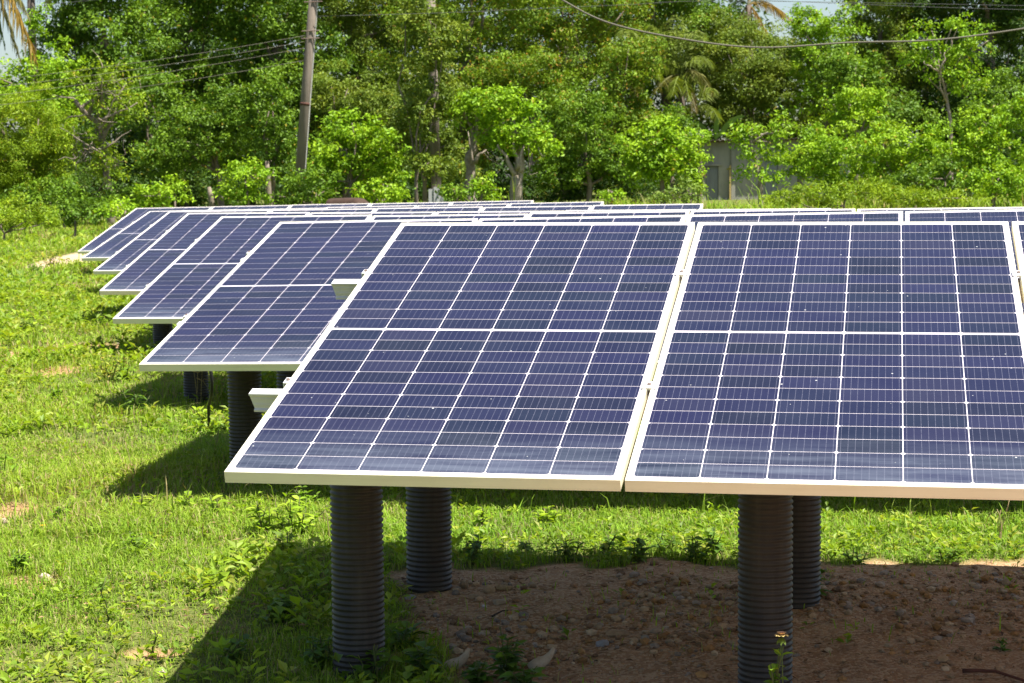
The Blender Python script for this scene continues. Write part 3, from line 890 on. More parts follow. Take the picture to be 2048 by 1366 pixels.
# shaded undergrowth filling the foot of the wood
def undergrowth():
    rng = np.random.default_rng(6)
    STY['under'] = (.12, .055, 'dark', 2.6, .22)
    ells = []
    for i in range(78):
        px = -330 + i * 33 + rng.uniform(-14, 14); d = rng.uniform(49, 53)
        if 1350 < px < 1730: d = rng.uniform(56.5, 60)
        py = rng.uniform(335, 400)
        s = d / FPX
        ells.append((at(px, py, d), np.array([48 * s, 40 * s, rng.uniform(30, 52) * s])))
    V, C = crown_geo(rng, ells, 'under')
    Vp, fs = pattern(V, [(0, 1, 2, 3)])
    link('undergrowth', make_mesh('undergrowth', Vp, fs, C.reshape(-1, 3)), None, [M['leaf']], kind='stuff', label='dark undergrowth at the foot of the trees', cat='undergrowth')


undergrowth()


# far wood closing the view behind
def far_wood():
    rng = np.random.default_rng(5)
    ells = []
    for i in range(26):
        px = -350 + i * 112
        if 1530 < px < 1720: yt = 112
        elif px < 130: yt = 205
        else: yt = -300
        d = 70 + rng.uniform(-2, 3)
        for py in (340, 240, 140, 40, -60, -150):
            if py - 60 < yt - 45: continue
            ells.append((at(px + rng.uniform(-20, 20), py, d), np.array([1.5, 1.3, 1.2])))
    STY['far'] = (.22, .11, 'dark', 3.2, .5)
    V, C = crown_geo(rng, ells, 'far')
    Vp, fs = pattern(V, [(0, 1, 2, 3)])
    link('distant_woods', make_mesh('distant_woods', Vp, fs, C.reshape(-1, 3)), None, [M['leaf']], kind='stuff', label='dark mass of woods far behind the trees', cat='woods')


far_wood()


# palms -----------------------------------------------------------------
def frond(mb, rng, p0, p1, sag, ln, col, n=46, hang=.6, jit=.2):
    """rachis from p0 to p1 with leaflets both sides"""
    p0, p1 = np.asarray(p0, float), np.asarray(p1, float)
    t = np.linspace(0, 1, 12)[:, None]
    rach = p0 + (p1 - p0) * t + np.array([0, 0, 1.]) * sag * (4 * t * (1 - t))
    mb.tube(rach, np.linspace(.022, .005, 12), 5, np.array(col) * 1.15 + .03)
    ts = np.linspace(.10, .99, n)
    pos = np.stack([np.interp(ts, t[:, 0], rach[:, k]) for k in range(3)], 1)
    tan = unit(np.gradient(pos, axis=0))
    side = unit(np.cross(tan, [0, 0, 1.]))
    for sgn in (1, -1):
        dirv = unit(side * sgn * .9 + tan * .75 + np.array([0, 0, -hang]) + rng.normal(size=(n, 3)) * jit)
        l = ln * (np.sin(np.clip(ts * 1.05, 0, 1) * PI) ** .5 * .75 + .25) * rng.uniform(.8, 1.1, n)
        wd = .026 * rng.uniform(.7, 1.2, n)
        wv = unit(np.cross(dirv, tan + rng.normal(size=(n, 3)) * .3))
        m = pos + dirv * (l * .55)[:, None]
        e = pos + dirv * l[:, None] + np.array([0, 0, -.28]) * l[:, None] * (.5 + hang)
        V = np.stack([pos - wv * wd[:, None] * .3, pos + wv * wd[:, None] * .3, m + wv * wd[:, None] * .5, e, m - wv * wd[:, None] * .5], 1)
        c = np.array(col) * rng.uniform(.7, 1.3, (n, 1))
        Vp, fs = pattern(V, [(0, 1, 2, 4), (4, 2, 3)])
        mb.add(Vp, fs, np.repeat(c[:, None], 5, 1).reshape(-1, 3))


def palm(label, d, base_px, top_px, fronds, trunk_r=.12, tcol=(.16, .13, .11)):
    rng = rng_of(d, base_px)
    b = at(base_px, 400, d); b[2] = gz(b[0], d)
    e = empty('palm_tree', tuple(b), label=label, cat='palm tree')
    t = at(top_px[0], top_px[1], d)
    mb = MB()
    mid = (b + t) / 2 + np.array([.05, 0, 0])
    mb.tube(np.array([b + [0, 0, -.1], mid, t]) - b, [trunk_r * 1.2, trunk_r, trunk_r * .85], 12, tcol)
    mb.build('trunk', M['bark'], e, smooth=True)
    for (a, z, sag, ln, col, dy) in fronds:
        fm = MB()
        p1 = at(z[0], z[1], d + dy)
        frond(fm, rng, (at(a[0], a[1], d) if a else t) - b, p1 - b, sag, ln, col, hang=.55 if col[1] > col[0] * .85 else 1.0)
        fm.build('frond', M['leaf_soft'], e)


YG, DEAD, GRN, ORG = (.15, .20, .02), (.20, .17, .085), (.06, .11, .018), (.30, .20, .04)
palm('coconut palm at the left edge with a long yellowing frond hanging into view', 41, -70, (-60, -120),
     [(None, (74, 126), .42, .62, ORG, -.3), (None, (62, 96), .40, .58, (.30, .23, .06), -.1), (None, (60, 40), .3, .50, (.18, .17, .05), .3), (None, (40, 118), .3, .5, (.12, .12, .04), .2), (None, (10, 95), .25, .4, GRN, .2), (None, (-10, 130), .3, .4, (.10, .11, .04), -.1), (None, (-150, 100), .3, .4, GRN, 0), (None, (-60, -230), .1, .4, GRN, .5)])
palm('tall palm with dark thin trunk against the sky at upper left', 50, 66, (60, -70),
     [(None, (108, 30), .35, .45, GRN, .2), (None, (95, 18), .3, .45, (.07, .09, .025), -.4), (None, (28, 25), .3, .4, GRN, .4), (None, (140, -30), .3, .45, GRN, .1), (None, (0, -40), .3, .45, GRN, .3)], .11, (.10, .085, .075))
palm('palm with yellow green fronds and dead brown ones, right of the orange tipped tree', 54, 1352, (1362, 150),
     [(None, (1235, 85), .30, .50, YG, -.8), (None, (1262, 140), .25, .46, YG, -1.2), (None, (1300, 50), .3, .5, YG, -.6), (None, (1425, 130), .35, .46, YG, -1.0), (None, (1408, 195), .30, .40, YG, -1.0), (None, (1378, 200), .2, .34, YG, -1.2),
      (None, (1425, 190), .35, .42, (.20, .20, .05), -.9), (None, (1345, 190), .15, .40, YG, -1.4), (None, (1310, 185), .15, .36, (.17, .17, .05), -1.2), (None, (1395, 60), .25, .46, YG, -.6), (None, (1392, 225), .25, .34, DEAD, -1.2), (None, (1350, 30), .2, .45, YG, -.5), ((1275, 130), (1215, 130), .25, .45, YG, -1.0), ((1275, 130), (1250, 60), .3, .45, YG, -.8), ((1275, 130), (1310, 75), .3, .45, YG, -.8), ((1275, 130), (1320, 160), .3, .45, YG, -1.1), ((1395, 215), (1440, 245), .25, .4, YG, -1.2), ((1395, 215), (1352, 250), .25, .4, YG, -1.3), ((1395, 215), (1425, 180), .25, .4, YG, -1.0), ((1275, 130), (1270, 195), .2, .4, (.17, .17, .05), -1.2)])
palm('palm top with orange brown old fronds against the sky gap', 66, 1500, (1497, 10),
     [(None, (1600, 60), .35, .4, ORG, -.3), (None, (1570, 35), .3, .4, (.26, .2, .08), 0), (None, (1440, 35), .3, .4, GRN, -.2), (None, (1540, 85), .2, .4, ORG, -.5), (None, (1500, -90), .1, .5, (.30, .24, .12), 0), (None, (1610, -20), .3, .5, GRN, .3), (None, (1400, -10), .3, .5, GRN, .3), (None, (1470, 60), .15, .35, DEAD, -.3)])
# banana
rng = np.random.default_rng(8)
b = at(1425, 400, 58.5); b[2] = gz(b[0], 58.5)
e = empty('banana_plant', tuple(b), label='banana plant with long dark paddle leaves above the shed roof', cat='banana plant')
mb = MB(); mb.tube(np.array([[0, 0, -.1], [0, 0, .8], at(1428, 290, 58.5) - b]), [.09, .08, .06], 10, (.13, .16, .06)); mb.build('trunk', M['bark'], e, smooth=True)
for (z, sag, wd) in [((1492, 232), .22, .16), ((1408, 280), .18, .2), ((1440, 215), .1, .15), ((1375, 245), .2, .18), ((1452, 262), .1, .15)]:
    p0, p1 = at(1428, 290, 58.5) - b, at(z[0], z[1], 56.5) - b
    t = np.linspace(0, 1, 11)[:, None]
    c = p0 + (p1 - p0) * t + np.array([0, 0, 1.]) * sag * 4 * t * (1 - t)
    tan = unit(np.gradient(c, axis=0)); side = unit(np.cross(tan, [0, 1., .25]))
    wv = wd * np.sin(np.clip(t * 1.02, 0, 1) * PI) ** .6
    V = np.stack([c - side * wv * .5 + [0, 0, -.0], c + [0, 0, .012], c + side * wv * .5], 1).reshape(-1, 3)
    q = []
    for i in range(10): q += [(i * 3, i * 3 + 1, i * 3 + 4, i * 3 + 3), (i * 3 + 1, i * 3 + 2, i * 3 + 5, i * 3 + 4)]
    mb = MB(); mb.add(V, [q], (.035, .075, .025)); mb.build('banana_leaf', M['leaf'], e)
# ------------------------------------------------------------------ poles, wires, shed, animal
PD = 40.0
pb = at(600, 345, PD); pt = at(632, -60, PD)
base = pb + (pb - pt) * ((pb[2] - gz(pb[0], PD)) / (pt[2] - pb[2])) + 0
base[2] = gz(base[0], PD)
e = empty('utility_pole', tuple(base), label='weathered grey utility pole leaning slightly right, with a rusty iron band', cat='utility pole')
top = at(640, -170, PD)
mb = MB(); mb.tube(np.array([base * 1.0 + [0, 0, -.2], (base + top) / 2, top]) - base, [.112, .098, .082], 20); mb.build('shaft', M['pole'], e, smooth=True)


def onpole(py):
    z = at(610, py, PD)[2]
    t = (z - base[2]) / (top[2] - base[2])
    return base + (top - base) * t


for py, nm in ((211, 'iron_band'),):
    c = onpole(py); c2 = onpole(py - 6)
    mb = MB(); mb.tube(np.array([c, c2]) - base, .107, 20); mb.build(nm, M['rust'], e, smooth=True)
mb = MB()
cpts = [onpole(py) + [.100 - .02 * (i / 8), -.04, 0] for i, py in enumerate(np.linspace(390, -100, 9))]
mb.tube(np.array(cpts) - base, .016, 8); mb.build('conduit', M['concrete'], e, smooth=True)
for py in (5, 63, 78):
    c = onpole(py); mb = MB(); mb.tube(np.array([c + [-.17, -.1, 0], c + [.19, -.1, .01]]) - base, .010, 6); mb.build('bolt', M['bolt'], e)
c = onpole(-60); mb = MB(); mb.box((-.9, -.2, -.06), (.9, -.11, .06), Matrix.Translation(Vector(c - base))); mb.build('crossarm', M['pole'], e)

# second pole, mostly swallowed by leaves
PD2 = 43.0
b2 = at(874, 400, PD2); b2[2] = gz(b2[0], PD2); t2 = at(858, -120, PD2)
e = empty('utility_pole', tuple(b2), label='second grey pole half hidden in leaves, its foot whitewashed', cat='utility pole')
mb = MB(); mb.tube(np.array([b2 + (t2 - b2) * .09, (b2 + t2) / 2, t2]) - b2, [.105, .10, .09], 14, cap=True); mb.build('shaft', M['pole'], e, smooth=True)
mb = MB(); mb.box((-.17, -.13, -.2), (-.07, .13, .0 + at(874, 378, PD2)[2] - b2[2])); mb.box((-.062, -.15, -.2), (.17, .15, at(874, 374, PD2)[2] - b2[2])); mb.build('whitewashed_foot', M['pole_white'], e)


def wire(label, pts, r, mat, n=26, sag=0, group=None):
    pts = np.array(pts)
    t = np.linspace(0, 1, len(pts)); tt = np.linspace(0, 1, n)
    if len(pts) > 2:
        # smooth interpolation through the given points
        P = np.zeros((n, 3))
        m = np.gradient(pts, t, axis=0)
        for i, u in enumerate(tt):
            k = min(int(np.searchsorted(t, u, side='right') - 1), len(pts) - 2); h = t[k + 1] - t[k]; s = (u - t[k]) / h
            P[i] = (2 * s ** 3 - 3 * s * s + 1) * pts[k] + (s ** 3 - 2 * s * s + s) * h * m[k] + (-2 * s ** 3 + 3 * s * s) * pts[k + 1] + (s ** 3 - s * s) * h * m[k + 1]
    else:
        P = pts[0] + (pts[1] - pts[0]) * tt[:, None]
        P[:, 2] -= sag * 4 * tt * (1 - tt)
    mb = MB(); mb.tube(P, r, 6)
    return mb.build('power_line' if group else 'cable', M[mat], smooth=True, label=label, cat='power line' if group else 'cable', group=group)


GW = 'thin wires strung to the leaning pole'
for i, (y0, y1, lab) in enumerate([(148, 72, 'uppermost of the slanting wires left of the leaning pole'), (163, 84, 'second slanting wire from the top, left of the leaning pole'),
                                   (181, 97, 'third slanting wire from the top, left of the leaning pole'), (199, 122, 'lowest of the slanting wires left of the leaning pole')]):
    c = onpole(y1)
    wire(lab, [at(-260, y0 + 36, 36), c + [-.1, -.12, 0]], .0038, 'wire', sag=.10, group=GW)
wire('thin wire crossing from the leaning pole past the left sky gap', [at(-260, 64, 38), at(66, 13, 39), onpole(-40) + [-.1, -.12, 0]], .0042, 'wire_dark', group=GW)
wire('dark thin wire running right from the leaning pole across the treetops', [onpole(34) + [.1, -.12, 0], at(900, 25, 41), at(1240, 10, 42), at(1480, 2, 43), at(2200, 14, 46)], .0042, 'wire_dark', 40, group=GW)
wire('higher dark thin wire near the top edge at right', [at(1380, -6, 41), at(1860, 14, 42), at(2250, 24, 43)], .0042, 'wire_dark', group=GW)
wire('thick pale sagging cable across the upper right', [at(1040, -60, 27), at(1125, 0, 27), at(1225, 48, 27), at(1390, 82, 27), at(1530, 95, 27), at(1700, 85, 27), at(1870, 80, 27), at(2048, 57, 27), at(2240, 22, 27)], .0115, 'wire', 60)


# shed -----------------------------------------------------------------
def shed():
    d = 54.0
    a, b = at(1372, 400, d), at(1700, 400, d)
    z0 = gz(a[0], d) - .15
    zl, zr = at(1375, 285, d)[2], at(1690, 277, d)[2]
    e = empty('shed', (a[0], d, z0), label='low grey rendered shed with corrugated roof behind the small trees', cat='shed')
    wx = b[0] - a[0]; dep = 3.2
    s = d / FPX
    X = lambda px: (at(px, 350, d)[0] - a[0])
    Zp = lambda py: at(1500, py, d)[2] - z0
    mb = MB()
    dl, dr, dt = X(1412), X(1437), Zp(331)
    gl, gr, gt = X(1530), X(1556), Zp(322)
    hl, hr = zl - z0, zr - z0
    hat = lambda x: hl + (hr - hl) * x / wx
    # front wall pieces around two door openings
    def piece(x0, x1, za, zb0, zb1):
        V = [(x0, 0, za), (x1, 0, za), (x1, .15, za), (x0, .15, za), (x0, 0, zb0), (x1, 0, zb1), (x1, .15, zb1), (x0, .15, zb0)]
        mb.add(V, [[(0, 3, 2, 1), (4, 5, 6, 7), (0, 1, 5, 4), (1, 2, 6, 5), (2, 3, 7, 6), (3, 0, 4, 7)]])
    piece(0, dl, 0, hat(0), hat(dl)); piece(dl, dr, dt, hat(dl), hat(dr)); piece(dr, gl, 0, hat(dr), hat(gl)); piece(gl, gr, gt, hat(gl), hat(gr)); piece(gr, wx, 0, hat(gr), hat(wx))
    mb.box((0, .153, 0), (.15, dep, hl - .45)); mb.box((wx - .15, .153, 0), (wx, dep, hr - .45)); mb.box((.153, dep - .15, 0), (wx - .153, dep, hl - .45))
    # a projecting pier and a lintel
    mb.box((X(1462), -.06, 0), (X(1470), -.002, hat(X(1462)) - .02)); mb.box((dl - .1, -.05, dt + .002), (dr + .1, -.002, dt + .05))
    mb.build('wall', M['shed_wall'], e)
    # roof: corrugated sheet
    n = 150; V = []
    for i in range(n + 1):
        x = -.25 + (wx + .5) * i / n
        zz = .022 * math.sin(i * PI / 2 * 1.0)
        for (y, dz) in ((-.30, .0), (dep + .3, -.40)): V.append((x, y, hat(x) + .04 + dz + zz)); V.append((x, y, hat(x) + .028 + dz + zz))
    q = []
    for i in range(n):
        o = i * 4; p = o + 4
        q += [(o, o + 2, p + 2, p), (o + 1, p + 1, p + 3, o + 3), (o, p, p + 1, o + 1), (o + 2, o + 3, p + 3, p + 2)]
    mb = MB(); mb.add(V, [q]); mb.build('roof', M['shed_roof'], e)
    mb = MB(); mb.box((dl + .01, .04, 0), (dr - .01, .07, dt - .01))
    for k in range(6): mb.box((dl + .03 + k * .055, .025, .02), (dl + .05 + k * .055, .0395, dt - .04))
    mb.build('door', M['shed_door'], e)
    mb = MB(); mb.box((gl + .01, .04, 0), (gr - .01, .07, gt - .01)); mb.box((gl + .04, .02, .1), (gr - .04, .0395, .16)); mb.build('door', M['shed_door'], e)
    mb = MB(); mb.box((X(1394), -.16, Zp(352)), (X(1411), -.08, Zp(335))); mb.build('board', M['shed_board'], e)
    mb = MB(); mb.box((X(1458), -.11, 0), (X(1461), -.062, Zp(330))); mb.build('ochre_post', M['yellow'], e)


shed()

# animal ---------------------------------------------------------------
def animal():
    d = 31.0
    c = at(702, 400, d); g0 = gz(c[0], d)
    zt = at(700, 393.5, d)[2] - g0        # height of the back
    e = empty('cow', (c[0], d, g0), label='brown cow grazing behind the farthest row, only its back showing', cat='cow')
    s = zt / 1.02
    J = {}
    me = D.meshes.new('body')
    pts = [  # x, y, z, radius
        (-.46, 0, .86, .15), (-.36, 0, .855, .185), (-.18, 0, .82, .20), (.05, 0, .80, .205), (.26, 0, .815, .20), (.40, 0, .84, .165),   # rump .. withers
        (.54, .02, .70, .115), (.66, .03, .48, .095), (.74, .03, .30, .085), (.82, .03, .16, .065), (.88, .03, .10, .055)]
    edges = [(i, i + 1) for i in range(len(pts) - 1)]

    def chain(parent, ps):
        k = parent
        for p in ps:
            pts.append(p); edges.append((k, len(pts) - 1)); k = len(pts) - 1
    for sy in (1, -1):
        chain(1, [(-.42, sy * .12, .66, .105), (-.34, sy * .12, .52, .072), (-.47, sy * .12, .34, .045), (-.44, sy * .12, .12, .033), (-.43, sy * .12, .05, .04)])
        chain(5, [(.38, sy * .11, .62, .085), (.37, sy * .11, .42, .055), (.39, sy * .11, .28, .042), (.38, sy * .11, .10, .032), (.39, sy * .11, .05, .038)])
        chain(8, [(.69, .03 + sy * .10, .38, .028), (.67, .03 + sy * .17, .36, .018)])
    chain(0, [(-.56, 0, .80, .03), (-.58, 0, .55, .02), (-.57, 0, .34, .028)])
    me.from_pydata([tuple(np.array(p[:3]) * s) for p in pts], edges, [])
    o = D.objects.new('body_rig', me); COL.objects.link(o)
    m = o.modifiers.new('skin', 'SKIN'); m.use_smooth_shade = True
    for v, p in zip(me.skin_vertices[0].data, pts):
        v.radius = (p[3] * s, p[3] * s); v.use_root = False
    me.skin_vertices[0].data[3].use_root = True
    ms = o.modifiers.new('sub', 'SUBSURF'); ms.levels = 2; ms.render_levels = 2
    dg = bpy.context.evaluated_depsgraph_get()
    body = D.meshes.new_from_object(o.evaluated_get(dg))
    D.objects.remove(o)
    body.materials.clear()
    link('body', body, e, [M['hide']])
    for f in body.polygons: f.use_smooth = True
    for (x, y) in ((-.43, .12), (-.43, -.12), (.39, .11), (.39, -.11)):
        mb = MB(); mb.lathe([(0, .06), (.036, .055), (.045, 0), (0, 0)], 12, centre=(x * s, y * s, 0)); mb.build('hoof', M['horn'], e)
    e.rotation_euler = (0, 0, R(-38))


animal()
# ------------------------------------------------------------------ grass, gravel, stones, weeds
def xrange_at(y, pl, pr):
    return at(pl, 683, y)[0], at(pr, 683, y)[0]


GRASSC = np.array([(.225, .345, .028), (.265, .385, .036), (.165, .285, .022), (.30, .375, .07), (.36, .335, .14), (.195, .31, .040)])


def keep_out(x, y, r=.088):
    k = np.ones(len(x), bool)
    for (a, b) in POSTXY: k &= (x - a) ** 2 + (y - b) ** 2 > r * r
    return k


def sample(rng, bands):
    X, Y, B = [], [], []
    for bi, (y0, y1, pl, pr, dens) in enumerate(bands):
        xl = min(xrange_at(y0, pl, pr)[0], xrange_at(y1, pl, pr)[0]); xr = max(xrange_at(y0, pl, pr)[1], xrange_at(y1, pl, pr)[1])
        n = int((xr - xl) * (y1 - y0) * dens)
        X.append(rng.uniform(xl, xr, n)); Y.append(rng.uniform(y0, y1, n)); B.append(np.full(n, bi))
    return np.concatenate(X), np.concatenate(Y), np.concatenate(B)


def grass():
    rng = np.random.default_rng(11)
    bands = [(4.7, 6.5, -300, 1250, 10500), (6.5, 8.3, -300, 2300, 9500), (8.3, 11.5, -250, 2250, 7200), (11.5, 16, -250, 760, 2600), (16, 24, -250, 620, 1300), (24, 33, -250, 560, 640), (33, 44, -250, 700, 300), (30, 46, 700, 2250, 130)]
    X, Y, B = sample(rng, bands)
    dm = dirt_mask(X, Y); sp = np.maximum(soil_patches(X, Y) * (Y < 40), sand_mask(X, Y))
    pat = fbm(X * 1.7, Y * 1.7, 61)
    prob = (1 - .978 * sstep(.15, .6, dm)) * (1 - .80 * sp) * (1 - .97 * sand_mask(X, Y)) * (.42 + .75 * sstep(.28, .6, pat))
    k = (rng.random(len(X)) < prob) & keep_out(X, Y)
    X, Y, B, pat = X[k], Y[k], B[k], pat[k]
    n = len(X)
    Z = ground_z(X, Y)
    h = rng.uniform(.55, 1.25, n) * np.array([.036, .042, .062, .056, .068, .10, .15, .30])[B] * (.6 + .9 * sstep(.35, .75, fbm(X * .8, Y * .8, 71)))
    lush = np.exp(-((Y - 8.6) / .8) ** 2) * (X > -.6)
    h *= 1 + .5 * lush
    # taller stalks
    tall = rng.random(n) < .012
    h[tall] *= rng.uniform(1.6, 2.6, tall.sum())
    wd = np.array([.0034, .0038, .0048, .0065, .010, .015, .020, .020])[B] * rng.uniform(.7, 1.3, n)
    az = rng.uniform(0, 2 * PI, n)
    lean = rng.uniform(.15, 1.25, n)
    d = np.stack([np.cos(az), np.sin(az), np.zeros(n)], 1); s = np.stack([-np.sin(az), np.cos(az), np.zeros(n)], 1)
    up = np.array([0, 0, 1.])
    b = np.stack([X, Y, Z - .004], 1)
    mid = b + up * (h * .62)[:, None] + d * (h * lean * .38)[:, None]
    tip = b + up * (h * (1 - .30 * lean))[:, None] + d * (h * lean * 1.05)[:, None]
    wv = s * wd[:, None]
    V = np.stack([b - wv * .5, b + wv * .5, mid + wv * .42, mid - wv * .42, tip], 1)
    c = GRASSC[np.minimum(rng.integers(0, 6, n), rng.integers(0, 7, n) % 6)] * rng.uniform(.75, 1.2, (n, 1))
    dry = rng.random(n) < (.05 + .16 * sstep(.55, .35, pat))
    c[dry] = np.array([.34, .28, .13]) * rng.uniform(.7, 1.15, (dry.sum(), 1))
    hue = (fbm(X * .6, Y * .6, 81) - .5)[:, None]
    c = c * (1 + hue * np.array([.55, .15, .2]))
    Vp, fs = pattern(V, [(0, 1, 2, 3), (3, 2, 4)])
    link('grass', make_mesh('grass', Vp, fs, np.repeat(c[:, None], 5, 1).reshape(-1, 3)), None, [M['grass']], kind='stuff', label='short sunlit green grass with dry yellow blades', cat='grass')
    return n


print('grass blades', grass())


def ground_cover():
    """low creeping leaves between the blades"""
    rng = np.random.default_rng(12)
    bands = [(4.7, 6.5, -300, 1400, 330), (6.5, 8.3, -300, 2300, 330), (8.3, 11.5, -250, 2250, 140), (11.5, 16, -250, 760, 190), (16, 24, -250, 620, 100), (24, 36, -250, 560, 50)]
    X, Y, B = sample(rng, bands)
    dm = dirt_mask(X, Y); sp = np.maximum(soil_patches(X, Y) * (Y < 40), sand_mask(X, Y))
    pat = fbm(X * 1.3 + 7, Y * 1.1, 91)
    prob = (1 - .98 * sstep(.1, .6, dm)) * (1 - .8 * sp) * (1 - .97 * sand_mask(X, Y)) * (.12 + sstep(.42, .66, pat))
    k = (rng.random(len(X)) < prob) & keep_out(X, Y, .12)
    X, Y, B = X[k], Y[k], B[k]
    xe, ye = rng.uniform(-1.15, -.2, 520), rng.uniform(5.2, 8.0, 520)
    k = (rng.random(520) < (1 - sstep(.2, .7, dirt_mask(xe, ye))) * sstep(.38, .6, fbm(xe * 2, ye * 2, 131))) & keep_out(xe, ye, .13)
    X = np.concatenate([X, xe[k]]); Y = np.concatenate([Y, ye[k]]); B = np.concatenate([B, np.full(k.sum(), 3)])
    m = 6
    n = len(X)
    sc = np.array([.8, .75, .75, 1.15, 1.6, 2.1])[B] * rng.uniform(.6, 1.35, n)
    Xr = np.repeat(X, m); Yr = np.repeat(Y, m); S = np.repeat(sc, m)
    az = rng.uniform(0, 2 * PI, n * m)
    el = rng.uniform(.05, .95, n * m)
    ax = np.stack([np.cos(az) * np.cos(el), np.sin(az) * np.cos(el), np.sin(el)], 1)
    nrm = unit(np.stack([-np.cos(az) * np.sin(el), -np.sin(az) * np.sin(el), np.cos(el)], 1) + rng.normal(size=(n * m, 3)) * .25)
    nrm = unit(nrm - (nrm * ax).sum(1, keepdims=True) * ax)
    ln = .036 * S * rng.uniform(.7, 1.3, n * m)
    hgt = rng.uniform(.006, .055, n * m) * S
    p = np.stack([Xr, Yr, ground_z(Xr, Yr) + hgt], 1) + ax * (ln * .8)[:, None]
    V = leaf_quads(p, ax, nrm, ln, ln * rng.uniform(.4, .65, n * m), .15, .15)
    pc = np.array([(.185, .285, .018), (.225, .325, .02), (.26, .345, .025), (.145, .235, .022), (.28, .32, .045)])
    c = np.repeat(pc[rng.integers(0, 5, n)] * rng.uniform(.8, 1.15, (n, 1)), m, 0) * rng.uniform(.85, 1.15, (n * m, 1))
    Vp, fs = pattern(V, [(0, 1, 2, 3)])
    link('ground_cover', make_mesh('ground_cover', Vp, fs, np.repeat(c[:, None], 4, 1).reshape(-1, 3)), None, [M['weed']], kind='stuff', label='creeping broad leaved ground cover among the grass', cat='ground cover')


ground_cover()

_b = None


def stone_template():
    me = D.meshes.new('tmp')
    import bmesh
    bm = bmesh.new(); bmesh.ops.create_icosphere(bm, subdivisions=2, radius=1); bm.to_mesh(me); bm.free()
    V = np.zeros(len(me.vertices) * 3); me.vertices.foreach_get('co', V); V = V.reshape(-1, 3)
    F = np.array([p.vertices[:] for p in me.polygons])
    bm = bmesh.new(); bmesh.ops.create_icosphere(bm, subdivisions=1, radius=1); bm.to_mesh(me2 := D.meshes.new('tmp2')); bm.free()
    V1 = np.zeros(len(me2.vertices) * 3); me2.vertices.foreach_get('co', V1)
    F1 = np.array([p.vertices[:] for p in me2.polygons])
    D.meshes.remove(me); D.meshes.remove(me2)
    return V, F, V1.reshape(-1, 3), F1


SV, SF, SV1, SF1 = stone_template()


def shape_stone(rng, V, k=9):
    V = V.copy()
    for i in range(k):          # chip flat facets off a ball
        n = unit(rng.normal(size=3)); d = rng.uniform(.55, .9)
        h = V @ n
        V -= np.maximum(h - d, 0)[:, None] * n * .95
    return V * (1 + rng.normal(size=(len(V), 1)) * .02)


STONEC = [(.34, .225, .13), (.42, .30, .18), (.27, .17, .10), (.46, .36, .24), (.38, .22, .09), (.32, .27, .22)]


